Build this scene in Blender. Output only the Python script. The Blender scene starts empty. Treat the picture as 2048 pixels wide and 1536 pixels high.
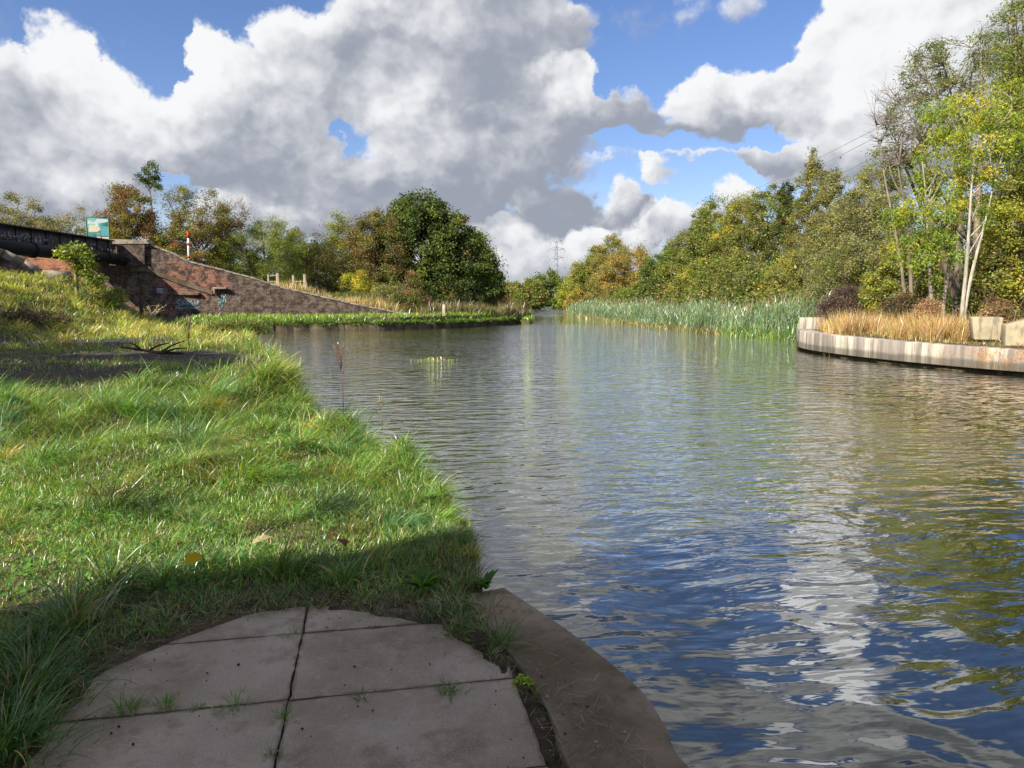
import bpy, math, random
import numpy as np
from mathutils import Vector, Matrix

scn = bpy.context.scene
# ------------------------------------------------------------------ camera
F, CU, CV, HV = 1450.0, 1024.0, 768.0, 603.0          # focal length in px of the 2048 px wide photo, centre, horizon row
CAMZ = 1.95
PITCH = math.atan((CV - HV) / F)
cd = bpy.data.cameras.new('camera'); cd.sensor_width = 36; cd.lens = 36 * F / 2048
cd.clip_start = 0.05; cd.clip_end = 6000
cam = bpy.data.objects.new('camera', cd); scn.collection.objects.link(cam)
cam.location = (0, 0, CAMZ); cam.rotation_euler = (math.pi / 2 - PITCH, 0, 0)
scn.camera = cam
scn.view_settings.view_transform = 'Standard'; scn.view_settings.look = 'None'
scn.view_settings.exposure = 0.8; scn.view_settings.gamma = 1.0
scn.cycles.use_denoising = True
scn.cycles.max_bounces = 6; scn.cycles.diffuse_bounces = 3; scn.cycles.glossy_bounces = 3
scn.cycles.transmission_bounces = 4; scn.cycles.transparent_max_bounces = 6
scn.cycles.caustics_reflective = False; scn.cycles.caustics_refractive = False
scn.cycles.sample_clamp_indirect = 6.0

CP, SP = math.cos(PITCH), math.sin(PITCH)
def ray(u, v):
    a, b = (u - CU) / F, (CV - v) / F
    return np.array([a, CP + SP * b, -SP + CP * b])
def gp(u, v, z=0.0):                                   # ground point seen at a pixel
    d = ray(u, v); t = (z - CAMZ) / d[2]
    return np.array([d[0] * t, d[1] * t, z])
def at(u, v, y):                                       # point seen at a pixel at a given distance
    d = ray(u, v); t = y / d[1]
    return np.array([d[0] * t, y, CAMZ + d[2] * t])
def azel(u, v):
    d = ray(u, v); return math.atan2(d[0], d[1]), math.atan2(d[2], math.hypot(d[0], d[1]))

# ------------------------------------------------------------------ sun
SUN_EL, SUN_AZ = math.radians(34), math.radians(-135)  # azimuth from +Y towards +X: behind the camera, to the left
sd = Vector((math.sin(SUN_AZ) * math.cos(SUN_EL), math.cos(SUN_AZ) * math.cos(SUN_EL), math.sin(SUN_EL)))
sl = bpy.data.lights.new('sun', 'SUN'); sl.energy = 5.0; sl.angle = math.radians(0.53); sl.color = (1.0, 0.92, 0.78)
so = bpy.data.objects.new('sun', sl); scn.collection.objects.link(so)
so.rotation_euler = (-sd).to_track_quat('-Z', 'Y').to_euler()

# ------------------------------------------------------------------ node helpers
class S:                                               # a shader socket with arithmetic
    tree = None
    def __init__(s, sock): s.s = sock
    @staticmethod
    def m(op, *a, clamp=False):
        n = S.tree.nodes.new('ShaderNodeMath'); n.operation = op; n.use_clamp = clamp
        for i, x in enumerate(a):
            if isinstance(x, S): S.tree.links.new(x.s, n.inputs[i])
            else: n.inputs[i].default_value = x
        return S(n.outputs[0])
    def __add__(a, b): return S.m('ADD', a, b)
    def __radd__(a, b): return S.m('ADD', b, a)
    def __sub__(a, b): return S.m('SUBTRACT', a, b)
    def __rsub__(a, b): return S.m('SUBTRACT', b, a)
    def __mul__(a, b): return S.m('MULTIPLY', a, b)
    def __rmul__(a, b): return S.m('MULTIPLY', b, a)
    def __truediv__(a, b): return S.m('DIVIDE', a, b)
def node(t, **kw):
    n = S.tree.nodes.new(t)
    for k, v in kw.items():
        if hasattr(n, k): setattr(n, k, v)
    return n
def put(n, name, x):
    i = n.inputs[name]
    if isinstance(x, S): S.tree.links.new(x.s, i)
    else: i.default_value = x
def smooth(x, a, b, lo=0.0, hi=1.0):
    n = node('ShaderNodeMapRange'); n.interpolation_type = 'SMOOTHSTEP'
    put(n, 0, x); n.inputs[1].default_value = a; n.inputs[2].default_value = b
    n.inputs[3].default_value = lo; n.inputs[4].default_value = hi
    return S(n.outputs[0])
def noise(vec, scale, detail=4, rough=0.5, color=False, dist=0.0):
    n = node('ShaderNodeTexNoise'); put(n, 'Vector', vec); put(n, 'Scale', scale); put(n, 'Detail', detail)
    put(n, 'Roughness', rough); put(n, 'Distortion', dist)
    return S(n.outputs['Color' if color else 'Fac'])
def voro(vec, scale, feature='F1', detail=0, rough=0.5, out='Distance'):
    n = node('ShaderNodeTexVoronoi'); n.feature = feature; put(n, 'Vector', vec); put(n, 'Scale', scale)
    put(n, 'Detail', detail); put(n, 'Roughness', rough); n.normalize = True
    return S(n.outputs[out])
def vmath(op, a, b=None):
    n = node('ShaderNodeVectorMath'); n.operation = op; put(n, 0, a)
    if b is not None: put(n, 1, b)
    return S(n.outputs[0])
def mix(f, a, b):
    n = node('ShaderNodeMix'); n.data_type = 'RGBA'
    for i, x in ((0, f), (6, a), (7, b)):
        if isinstance(x, S): S.tree.links.new(x.s, n.inputs[i])
        else: n.inputs[i].default_value = x if i == 0 else (*x, 1)[:4]
    return S(n.outputs[2])
def sep(v):
    n = node('ShaderNodeSeparateXYZ'); put(n, 0, v); return [S(o) for o in n.outputs]
def comb(x, y, z):
    n = node('ShaderNodeCombineXYZ'); put(n, 0, x); put(n, 1, y); put(n, 2, z); return S(n.outputs[0])

# ------------------------------------------------------------------ sky: Nishita with cumulus
w = bpy.data.worlds.new('World'); scn.world = w; w.use_nodes = True
S.tree = w.node_tree; S.tree.nodes.clear()
SKYS = 0.10
wo = node('ShaderNodeOutputWorld'); bg = node('ShaderNodeBackground'); bg.inputs[1].default_value = SKYS
S.tree.links.new(bg.outputs[0], wo.inputs[0])
sky = node('ShaderNodeTexSky'); sky.sky_type = 'NISHITA'; sky.sun_disc = False
sky.sun_elevation = SUN_EL; sky.sun_rotation = SUN_AZ; sky.air_density = 1.0; sky.dust_density = 0.6; sky.ozone_density = 2.0
D = S(node('ShaderNodeTexCoord').outputs['Generated'])
dx, dy, dz = sep(D)
AZ = S.m('ARCTAN2', dx, dy); EL = S.m('ARCSINE', dz)
CLOUDS = [  # u, v, ru, rv, weight, tone  (0 shaded base, 1 sunlit top)
 (150,132,82,46,1.1,1.0),(225,165,60,48,.9,1.0),(70,165,55,45,.7,.9),(70,240,170,85,1.2,.35),(250,240,90,80,.9,.75),(110,310,220,70,1.0,.45),(30,290,60,40,.7,.95),
 (170,375,95,50,1.2,.95),(40,370,80,50,.9,.4),(20,215,60,40,.5,.5),(60,400,260,40,.8,.5),
 (437,118,46,50,1.2,1.0),(470,170,80,60,1.0,1.0),(410,210,60,60,1.0,1.0),(588,82,62,56,1.3,1.0),(560,130,70,60,.8,.55),(715,80,95,66,1.1,.45),(640,150,110,80,1.0,.6),(850,50,200,90,1.4,.4),
 (1020,90,140,100,1.2,.32),(760,130,60,50,.8,.8),(350,240,90,60,.9,.8),(340,300,120,55,1.0,.4),(470,270,180,80,1.2,.25),(560,215,90,60,.9,.9),(620,340,110,60,.7,.25),(560,340,160,50,.9,.35),
 (800,200,120,70,1.0,.75),(830,270,60,50,.7,.9),(950,200,120,60,1.0,.4),(900,140,130,70,1.0,.3),(1140,195,70,55,1.2,1.0),(1080,170,70,40,.8,.9),(1000,290,180,80,1.1,.5),(1160,255,90,35,1.0,.25),(1270,240,75,35,1.0,.4),
 (760,380,220,60,1.2,.3),(880,330,150,60,1.0,.4),(600,430,220,45,1.1,.35),(860,430,150,60,1.2,.2),(700,360,110,45,.8,.3),(480,385,80,30,.7,.7),(560,400,50,22,.7,.9),
 (1010,345,90,45,.9,.4),(1100,412,75,42,1.4,.15),(1015,450,70,24,1.0,1.0),(1080,470,120,30,.8,.8),(1060,520,260,60,1.2,.8),(1180,500,150,40,.9,.7),
 (1225,388,42,24,1.0,.85),(1235,428,62,28,1.4,.1),(1330,440,60,16,.9,.9),(1390,445,110,26,.9,.5),(1290,470,120,22,.8,.75),(1310,356,34,24,1.0,.95),(1480,395,55,18,.9,1.0),
 (1420,215,65,45,1.2,.85),(1520,200,70,40,1.1,.8),(1600,190,60,40,1.1,.7),(1450,262,80,30,1.0,.25),(1590,230,60,30,.8,.35),(1350,270,50,14,.7,.5),
 (1690,60,75,75,1.3,1.0),(1760,140,110,90,1.3,1.0),(1650,120,50,50,1.0,1.0),(1880,100,140,120,1.2,.9),(1980,60,120,80,.9,.85),(1700,190,90,60,1.2,1.0),(1690,265,120,50,1.2,.75),(1850,260,160,90,1.2,.85),
 (1560,318,80,18,1.0,.3),(1680,325,150,32,1.2,.35),(1820,345,150,40,1.0,.35),(1640,175,40,20,.4,.4),
 (1455,8,50,24,.45,.7),(1375,30,20,30,.25,.6),(1160,40,40,30,.4,.5),(1300,332,170,7,.30,.8),(1420,322,80,6,.3,.8),
 (655,254,30,12,-.62,.5),(692,284,12,14,-.7,.5),(618,345,26,10,-1.6,.5),(330,335,55,24,-1.5,.5),(250,320,30,30,-.6,.5),(540,398,22,9,-1.2,.5),(1035,440,12,10,-.8,.5),
 (1240,180,50,60,-1.0,.5),(1560,265,70,18,-.9,.5),(330,60,60,60,-1.0,.5),(1265,300,80,16,-.5,.5)]
CLOUDS += [(950,-150,320,100,1.1,.8),(700,-330,280,90,1.0,.65),(1400,-330,190,50,.9,.6),(1735,-105,85,55,1.2,1.9),(1610,-235,70,32,1.0,1.5),(1830,-270,80,40,1.0,1.3),(1990,-60,150,80,1.1,1.2),(1300,-620,300,70,.9,.3),(1800,-560,200,60,.9,.4),(1000,-900,400,90,1.0,.3),
           (2500,100,250,150,1.2,.9),(-500,150,400,170,1.2,.6),(-300,350,300,90,1.1,.4),(2500,350,250,90,1.0,.4)]
wn = noise(D, 7.0, 6, 0.6, color=True)
wx, wy, wz = sep(wn)
P = comb(AZ + (wx - 0.5) * 0.17, EL + (wy - 0.5) * 0.14, 0.0)
def vmadd(a, b, c):
    n = node('ShaderNodeVectorMath'); n.operation = 'MULTIPLY_ADD'
    put(n, 0, a); n.inputs[1].default_value = b; n.inputs[2].default_value = c
    return S(n.outputs[0])
def dot(a, b):
    n = node('ShaderNodeVectorMath'); n.operation = 'DOT_PRODUCT'; put(n, 0, a); put(n, 1, b)
    return S(n.outputs['Value'])
sumw = None; sumt = None; sump = None; sums = None
for (u, v, ru, rv, wt, tone) in [c for c in CLOUDS if c[4] > 0] + [c for c in CLOUDS if c[4] <= 0]:
    a0, e0 = azel(u, v); k = math.cos(math.atan2(u - CU, F)) ** 2
    ra = math.atan(ru / F) * max(k, .45) * 1.2; re = math.atan(rv / F) * 1.25
    if wt > 0 and sump is not None and sumw is not sump: pass
    q = vmadd(P, (1 / ra, 1 / re, 0), (-a0 / ra, -e0 / re, 0))
    wv = S.m('SUBTRACT', 1.0, dot(q, q), clamp=True)
    if wt > 0:
        sump = wv * wt if sump is None else S.m('MULTIPLY_ADD', wv, wt, sump)
        sumt = wv * (wt * tone) if sumt is None else S.m('MULTIPLY_ADD', wv, wt * tone, sumt)
        sumw = sump
        sh = dot(q, (-.55, .85, 0)) * wv
        sums = sh * wt if sums is None else S.m('MULTIPLY_ADD', sh, wt, sums)
    else:
        sumw = S.m('MULTIPLY_ADD', wv, wt, sumw)
# scattered clouds everywhere outside the photographed part of the sky
gen = noise(vmath('MULTIPLY', D, (1, 1, 1.6)), 3.1, 4, 0.55)
outm = S.m('MAXIMUM', smooth(S.m('ABSOLUTE', AZ), .75, 1.1), smooth(EL, .42, .6))
genw = smooth(gen, .47, .64) * outm * 1.4
sumw = sumw + genw; sump = sump + genw; sumt = sumt + genw * smooth(gen, .70, .54, .3, .9)
def billow(vec):
    return 1.0 - voro(vec, 10.0, 'F1', 3, .6)
DW = vmath('ADD', vmath('MULTIPLY', D, (1, 1, 1.2)), vmath('MULTIPLY', wn, (.06, .06, .06)))
B0 = billow(DW)
B1 = billow(vmath('ADD', DW, (-.014, 0, .020)))
fine = noise(D, 42.0, 4, .62) * .5 + (1.0 - voro(vmath('ADD', DW, vmath('MULTIPLY', wn, (.02, .02, .02))), 26.0, 'F1', 2, .6)) * .5 - .10
field = sumw + (B0 - .70) * 1.0 + (fine - .5) * .9
alpha = smooth(field, .02, .58)
alpha = S.m('MAXIMUM', alpha, smooth(sumw + (fine - .5) * .3, -.02, .7) * .5)
tone = sumt / S.m('MAXIMUM', sump, .02)
shade = sums / S.m('MAXIMUM', sump, .05)
lit = tone + shade * .62 + (B0 - B1) * 1.9 + (fine - .5) * .50 + (wz - .5) * 1.1 + smooth(field, .7, .15) * .20
lit = smooth(lit, .02, 1.24)
CB = 1 / SKYS / 1.74
glow = S.m('MAXIMUM', tone - 1.0, 0.0) * smooth(lit, .6, 1.0) * 1.2 + 1.0
ccol = mix(lit, tuple(c * CB for c in (.335, .365, .44)), tuple(c * CB for c in (.94, .945, .96)))
ccol = vmath('MULTIPLY', ccol, comb(glow, glow, glow))
# pale cloud layer low over the horizon
low = smooth(EL, .02, .15, .8, 0.0)
hs = node('ShaderNodeHueSaturation'); hs.inputs['Saturation'].default_value = 1.15; hs.inputs['Value'].default_value = 1.0
S.tree.links.new(vmath('MULTIPLY', S(sky.outputs[0]), (.86, .80, .90)).s, hs.inputs['Color'])
skyb = mix(low, S(hs.outputs[0]), tuple(c * CB for c in (.60, .68, .78)))
final = mix(alpha * smooth(EL, -.02, .02), skyb, ccol)
S.tree.links.new(final.s, bg.inputs[0])
w.cycles.sampling_method = 'NONE'
scn.cycles.use_adaptive_sampling = True; scn.cycles.adaptive_threshold = 0.015
# ------------------------------------------------------------------ object helpers
COL = scn.collection
def tag(o, label=None, cat=None, group=None, kind=None):
    for k, v in (('label', label), ('category', cat), ('group', group), ('kind', kind)):
        if v: o[k] = v
    return o
def empty(name, loc, label=None, cat=None, group=None, rz=0.0):
    o = bpy.data.objects.new(name, None); COL.objects.link(o)
    o.empty_display_size = .2
    o.location = tuple(loc); o.rotation_euler = (0, 0, rz)
    return tag(o, label, cat, group)
class G:                                               # numpy geometry collector: tris and quads, tint per vertex
    def __init__(s): s.v = []; s.c = []; s.q = []; s.t = []; s.n = 0
    def add(s, v, quads=None, tris=None, col=(1, 1, 1)):
        v = np.asarray(v, float).reshape(-1, 3); c = np.asarray(col, float)
        if c.ndim == 1: c = np.tile(c, (len(v), 1))
        s.v.append(v); s.c.append(c)
        if quads is not None and len(quads): s.q.append(np.asarray(quads, int).reshape(-1, 4) + s.n)
        if tris is not None and len(tris): s.t.append(np.asarray(tris, int).reshape(-1, 3) + s.n)
        s.n += len(v)
    def box(s, lo, hi, M=None, col=(1, 1, 1)):
        x0, y0, z0 = lo; x1, y1, z1 = hi
        v = np.array([(x0,y0,z0),(x1,y0,z0),(x1,y1,z0),(x0,y1,z0),(x0,y0,z1),(x1,y0,z1),(x1,y1,z1),(x0,y1,z1)], float)
        if M is not None: v = v @ np.array(M)[:3, :3].T + np.array(M)[:3, 3]
        s.add(v, [(0,3,2,1),(4,5,6,7),(0,1,5,4),(1,2,6,5),(2,3,7,6),(3,0,4,7)], col=col)
    def prism(s, poly, z0, z1, col=(1, 1, 1)):         # vertical prism over a plan polygon (fan by bmesh later)
        n = len(poly); v = [(x, y, z0) for x, y in poly] + [(x, y, z1) for x, y in poly]
        s.add(v, [(i, (i + 1) % n, n + (i + 1) % n, n + i) for i in range(n)], col=col)
        s.add([(x, y, z1) for x, y in poly], tris=earclip(poly), col=col)
    def tube(s, pts, rad, sides=6, col=(1, 1, 1), cap=True):
        P = np.asarray(pts, float); n = len(P); R = np.full(n, rad) if np.isscalar(rad) else np.asarray(rad, float)
        T = np.gradient(P, axis=0); T /= np.linalg.norm(T, axis=1)[:, None] + 1e-9
        ref = np.array([0, 0, 1.]) if abs(T[0, 2]) < .9 else np.array([1., 0, 0])
        A = np.cross(T, ref); A /= np.linalg.norm(A, axis=1)[:, None] + 1e-9; B = np.cross(T, A)
        a = np.arange(sides) / sides * 2 * np.pi
        V = P[:, None] + R[:, None, None] * (np.cos(a)[None, :, None] * A[:, None] + np.sin(a)[None, :, None] * B[:, None])
        i = np.arange(n - 1)[:, None] * sides; j = np.arange(sides)[None]; k = (j + 1) % sides
        Q = np.stack(np.broadcast_arrays(i + j, i + k, i + sides + k, i + sides + j), -1).reshape(-1, 4)
        tr = []
        if cap: tr = [(0, x + 1, x) for x in range(1, sides - 1)] + [((n - 1) * sides, (n - 1) * sides + x, (n - 1) * sides + x + 1) for x in range(1, sides - 1)]
        s.add(V.reshape(-1, 3), Q, tr, col=col)
    def mesh(s, name, mat, parent=None, smooth=False, origin=None):
        V = np.concatenate(s.v); C = np.concatenate(s.c)
        Q = np.concatenate(s.q) if s.q else np.zeros((0, 4), int); T = np.concatenate(s.t) if s.t else np.zeros((0, 3), int)
        if origin is not None: V = V - np.asarray(origin)
        me = bpy.data.meshes.new(name)
        me.vertices.add(len(V)); me.vertices.foreach_set('co', V.astype(np.float32).ravel())
        me.loops.add(len(Q) * 4 + len(T) * 3)
        me.loops.foreach_set('vertex_index', np.concatenate([Q.ravel(), T.ravel()]).astype(np.int32))
        me.polygons.add(len(Q) + len(T))
        st = np.concatenate([np.arange(len(Q)) * 4, len(Q) * 4 + np.arange(len(T)) * 3]).astype(np.int32)
        me.polygons.foreach_set('loop_start', st)
        if smooth: me.polygons.foreach_set('use_smooth', np.ones(len(Q) + len(T), bool))
        at_ = me.attributes.new('tint', 'FLOAT_COLOR', 'POINT')
        at_.data.foreach_set('color', np.concatenate([C, np.ones((len(C), 1))], 1).astype(np.float32).ravel())
        me.update(calc_edges=True)
        o = bpy.data.objects.new(name, me); COL.objects.link(o)
        if mat: me.materials.append(mat)
        if parent is not None: o.parent = parent
        if origin is not None and parent is None: o.location = tuple(origin)
        return o
def earclip(poly):
    from mathutils.geometry import tessellate_polygon
    t = tessellate_polygon([[Vector((x, y, 0)) for x, y in poly]])
    out = []
    for a, b, c in t:
        ar = (poly[b][0]-poly[a][0])*(poly[c][1]-poly[a][1]) - (poly[b][1]-poly[a][1])*(poly[c][0]-poly[a][0])
        out.append((a, b, c) if ar > 0 else (a, c, b))
    return out
def bevel(o, wd=.01, seg=2):
    m = o.modifiers.new('bevel', 'BEVEL'); m.width = wd; m.segments = seg; m.limit_method = 'ANGLE'; return o
def srgb(r, g, b):
    f = lambda c: (c / 255 / 12.92) if c / 255 <= .04045 else ((c / 255 + .055) / 1.055) ** 2.4
    return (f(r), f(g), f(b))

# ------------------------------------------------------------------ materials
def mat(name):
    m = bpy.data.materials.new(name); m.use_nodes = True; S.tree = m.node_tree; S.tree.nodes.clear()
    out = node('ShaderNodeOutputMaterial'); return m, out
def obj_co(): return S(node('ShaderNodeTexCoord').outputs['Object'])
def geo_pos(): return S(node('ShaderNodeNewGeometry').outputs['Position'])
def tint():
    n = node('ShaderNodeAttribute'); n.attribute_name = 'tint'; return S(n.outputs['Color'])
def bsdf(out, col, rough=.8, bump=None, bstr=.3, bdist=.02, spec=.3, metal=0.0):
    b = node('ShaderNodeBsdfPrincipled'); put(b, 'Base Color', col if isinstance(col, S) else (*col, 1)); put(b, 'Roughness', rough)
    put(b, 'Specular IOR Level', spec); put(b, 'Metallic', metal)
    if bump is not None:
        n = node('ShaderNodeBump'); put(n, 'Height', bump); n.inputs['Strength'].default_value = bstr; n.inputs['Distance'].default_value = bdist
        S.tree.links.new(n.outputs[0], b.inputs['Normal'])
    S.tree.links.new(b.outputs[0], out.inputs[0]); return b
def leaf_mat(name, trans=.4, gloss=.06, var=.5, scale=1.5, gr=.5):
    m, out = mat(name)
    c = tint(); v = noise(geo_pos(), scale, 3, .6)
    c = vmath('MULTIPLY', c, comb(*[smooth(v, .25, .75, 1 - var, 1 + var)] * 3)) if var else c
    d = node('ShaderNodeBsdfDiffuse'); t = node('ShaderNodeBsdfTranslucent'); g = node('ShaderNodeBsdfGlossy')
    put(d, 'Color', c); put(t, 'Color', vmath('MULTIPLY', c, (1.25, 1.15, .55))); put(g, 'Color', (.9, .95, 1, 1)); put(g, 'Roughness', gr)
    a = node('ShaderNodeMixShader'); b = node('ShaderNodeMixShader'); a.inputs[0].default_value = trans; b.inputs[0].default_value = gloss
    L = S.tree.links.new
    L(d.outputs[0], a.inputs[1]); L(t.outputs[0], a.inputs[2]); L(a.outputs[0], b.inputs[1]); L(g.outputs[0], b.inputs[2]); L(b.outputs[0], out.inputs[0])
    return m
M = {}
M['leaf'] = leaf_mat('leaf', .46, .015, .25, 1.2)
M['grass'] = leaf_mat('grass', .32, .055, .32, .9, .36)
m, out = mat('bark'); p = obj_co(); n_ = noise(vmath('MULTIPLY', p, (1, 1, .25)), 14, 4, .6)
bsdf(out, vmath('MULTIPLY', tint(), comb(*[smooth(n_, .3, .7, .6, 1.3)] * 3)), .9, n_, .5, .02); M['bark'] = m

def px_noise(): return geo_pos()
# soil
m, out = mat('soil'); p = geo_pos(); px_, py_, pz_ = sep(p)
n1 = noise(p, 1.1, 5, .6); n2 = noise(p, 38, 5, .7); n3 = noise(p, 9, 4, .6)
c = mix(smooth(n1, .4, .6), (.095, .068, .042), (.165, .122, .078))
c = mix(smooth(n3, .45, .7), c, (.035, .042, .018))
far = smooth(py_, 14, 30)
c = mix(far * smooth(n1, .35, .6), c, (.06, .075, .025))
cind = S.m('MULTIPLY', smooth(px_, -3.5, -8), smooth(py_, 14, 16.5)) * smooth(py_, 33, 27)
c = mix(cind * smooth(n3, .3, .55), c, (.060, .054, .052))
c = mix(smooth(n2, .62, .75) * .6, c, (.14, .12, .09))
bsdf(out, c, .95, n2 + n3, .9, .03, .15); M['soil'] = m
# water: murky green-brown body under a rippled mirror
m, out = mat('water'); p = geo_pos(); wx_, wy_, wz_ = sep(p)
dist = node('ShaderNodeVectorMath'); dist.operation = 'LENGTH'; put(dist, 0, p); dist = S(dist.outputs['Value'])
rot = node('ShaderNodeVectorRotate'); rot.rotation_type = 'Z_AXIS'; put(rot, 'Vector', p); rot.inputs['Angle'].default_value = math.radians(-10)
pr = S(rot.outputs[0])
warp = noise(pr, .7, 2, .5, color=True)
pw = vmath('ADD', pr, vmath('MULTIPLY', vmath('SUBTRACT', warp, (.5, .5, .5)), (.9, .5, 0)))
big = noise(vmath('MULTIPLY', pw, (.85, 1.25, 1)), 1.3, 1, .4)
med = noise(vmath('MULTIPLY', pw, (.72, 1.5, 1)), 3.2, 1.5, .45)
sml = noise(vmath('MULTIPLY', pw, (.55, 1.5, 1)), 9.0, 2, .5)
near = smooth(dist, 3.0, 9.5)                          # sheltered and glassy by the bridge, ruffled further out
gust = smooth(noise(p, .11, 3, .55), .32, .62)
farr = smooth(wy_, 95, 115) * 2.5 + 1.0
h = big * .028 + (med * (near * .030 + .015) + sml * (near * (gust * .012 + .004) + .0014)) * farr
calm = S.m('MAXIMUM', smooth(wy_, 66, 58), smooth(wy_, 84, 112))
h = h * (calm * .82 + .18)
bmp = node('ShaderNodeBump'); put(bmp, 'Height', h); bmp.inputs['Strength'].default_value = 1.0; bmp.inputs['Distance'].default_value = 1.0
murk = noise(p, .06, 3, .5)
wd = node('ShaderNodeBsdfDiffuse'); put(wd, 'Color', mix(smooth(murk, .3, .7), (.045, .048, .015), (.062, .064, .022)))
wg = node('ShaderNodeBsdfGlossy'); put(wg, 'Roughness', .015); put(wg, 'Color', (1, 1, 1, 1))
fr = node('ShaderNodeFresnel'); fr.inputs[0].default_value = 1.40
S.tree.links.new(bmp.outputs[0], wg.inputs['Normal']); S.tree.links.new(bmp.outputs[0], fr.inputs['Normal'])
ms = node('ShaderNodeMixShader'); put(ms, 0, S.m('MINIMUM', S(fr.outputs[0]) * 2.1 + .03, 1.0))
S.tree.links.new(wd.outputs[0], ms.inputs[1]); S.tree.links.new(wg.outputs[0], ms.inputs[2]); S.tree.links.new(ms.outputs[0], out.inputs[0])
M['water'] = m
# paving concrete
m, out = mat('paving'); p = geo_pos()
n1 = noise(p, 1.6, 5, .6); n2 = noise(p, 140, 3, .7); n3 = noise(p, 14, 4, .6); sp_ = voro(p, 75, 'F1')
st = noise(p, 4.5, 5, .65)
c = mix(smooth(n1, .35, .65), (.335, .258, .186), (.49, .392, .295))
c = mix(smooth(st, .50, .66) * .65, c, (.225, .168, .112))
c = mix(smooth(n3, .5, .75) * .45, c, (.50, .40, .30))
c = mix(smooth(n2, .56, .70) * .6, c, (.66, .55, .43)); c = mix(smooth(n2, .42, .3) * .7, c, (.13, .10, .075))
c = mix(smooth(sp_, .07, .03), c, (.05, .04, .035))
sx_, sy_, sz_ = sep(p); j0 = gp(577, 1400, .35); th_ = math.radians(10.9)
ls = ((sx_ - float(j0[0])) * math.cos(th_) + (sy_ - float(j0[1])) * math.sin(th_)) * (1 / .93); lt = ((sy_ - float(j0[1])) * math.cos(th_) - (sx_ - float(j0[0])) * math.sin(th_)) * (1 / .605)
js = S.m('ABSOLUTE', S.m('PINGPONG', ls, .5)) * .93; jt = S.m('ABSOLUTE', S.m('PINGPONG', lt, .5)) * .605
c = mix(smooth(S.m('MINIMUM', js, jt) + (n3 - .5) * .05, .020, .003) * .55, c, (.12, .088, .055))   # dirt worked into the edges of the joints
lic = voro(vmath('ADD', p, vmath('MULTIPLY', noise(p, 20, 3, .6, color=True), (.05, .05, 0))), 5.5, 'F1'); c = mix(smooth(lic, .13, .08) * smooth(n1, .5, .6) * .5, c, (.42, .39, .33))
bsdf(out, c, .88, n2 * .7 + n3 * .5, .6, .006, .25); M['paving'] = m
m, out = mat('kerb_stone'); p = geo_pos()
n1 = noise(p, 1.3, 5, .62); n2 = noise(p, 120, 3, .7); n3 = noise(p, 11, 5, .65)
c = mix(smooth(n1, .38, .6), (.165, .122, .070), (.335, .252, .170))
c = mix(smooth(n3, .5, .68) * .7, c, (.15, .122, .062))
c = mix(smooth(n2, .6, .74) * .4, c, (.34, .3, .25)); c = mix(smooth(n3, .40, .28) * .6, c, (.075, .062, .048))
bsdf(out, c, .85, n2 * .5 + n3, .5, .006, .25); M['kerb'] = m

# ------------------------------------------------------------------ plan of the canal (water outline, anticlockwise from the quay by the camera)
KERB_OUT = [tuple(gp(u, v, .35)[:2]) for u, v in ((1008,1176),(1140,1265),(1270,1370),(1330,1452),(1378,1536))] + [(.93,1.75),(1.06,.6),(1.16,-6)]
def smooth_line(P, k=6):                               # Catmull-Rom through plan points
    P = np.array(P); P = np.vstack([2 * P[0] - P[1], P, 2 * P[-1] - P[-2]]); o = []
    for i in range(1, len(P) - 2):
        for t in np.arange(k) / k:
            a, b, c, d = P[i - 1:i + 3]
            o.append(.5 * (2 * b + (c - a) * t + (2 * a - 5 * b + 4 * c - d) * t * t + (3 * b - a - 3 * c + d) * t ** 3))
    return [tuple(x) for x in o] + [tuple(P[-2])]
KOUT = smooth_line(KERB_OUT)
NB = [(1.20,-30)] + [(x - .09, y - .02) for x, y in KOUT[::-1]] \
   + [tuple(gp(u, v, z_)[:2]) for u, v, z_ in ((945,1075,.2),(872,985,.3),(818,915,.4),(745,868,.45),(662,832,.55),(610,790,.60),(572,752,.5),(545,722,.35),(505,690,.15))]
NBANK = len(KOUT)
NB += [(-13.5,35.5),(-17,38.6),(-24,40.3),(-34,41),(-60,42)]
FB = [(-60,52),(-34,51.5),(-25.5,50.6),(-22.5,48.6)] + [tuple(gp(u, v, 0.05)[:2]) for u, v in ((430,660),(560,659),(700,657),(800,656),(900,652),(980,649),(1035,645))]
FB += [(1.6,62.2),(2.0,66),(2.1,74),(2.6,90),(3.3,113),(5.5,180),(7.5,260),(14,330),(60,420)]
RB = [(90,420),(40,330),(26,270),(15.5,190),(10.2,125),(9.2,100),(9.2,80),(10.2,56),(12.6,43),(14.4,36.8),(13.0,32.5),(11.6,29.2),(11.35,27.4),(11.45,25.2),(11.8,23.2),(12.5,20.8),(13.5,18.7),(15.2,17.0),(18,15.4),(24,13),(26,6),(22,-4),(16,-12),(14,-30)]
WATER = NB + FB + RB
def seg_dist(X, Y, poly, closed=True):
    d = np.full(X.shape, 1e9); n = len(poly)
    for i in range(n if closed else n - 1):
        ax, ay = poly[i]; bx, by = poly[(i + 1) % n]; ex, ey = bx - ax, by - ay
        t = np.clip(((X - ax) * ex + (Y - ay) * ey) / (ex * ex + ey * ey + 1e-12), 0, 1)
        d = np.minimum(d, np.hypot(X - ax - t * ex, Y - ay - t * ey))
    return d
def inside(X, Y, poly):
    r = np.zeros(X.shape, bool); n = len(poly)
    for i in range(n):
        ax, ay = poly[i]; bx, by = poly[(i + 1) % n]
        if ay == by: continue
        r ^= ((ay > Y) != (by > Y)) & (X < (bx - ax) * (Y - ay) / (by - ay) + ax)
    return r
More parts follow.
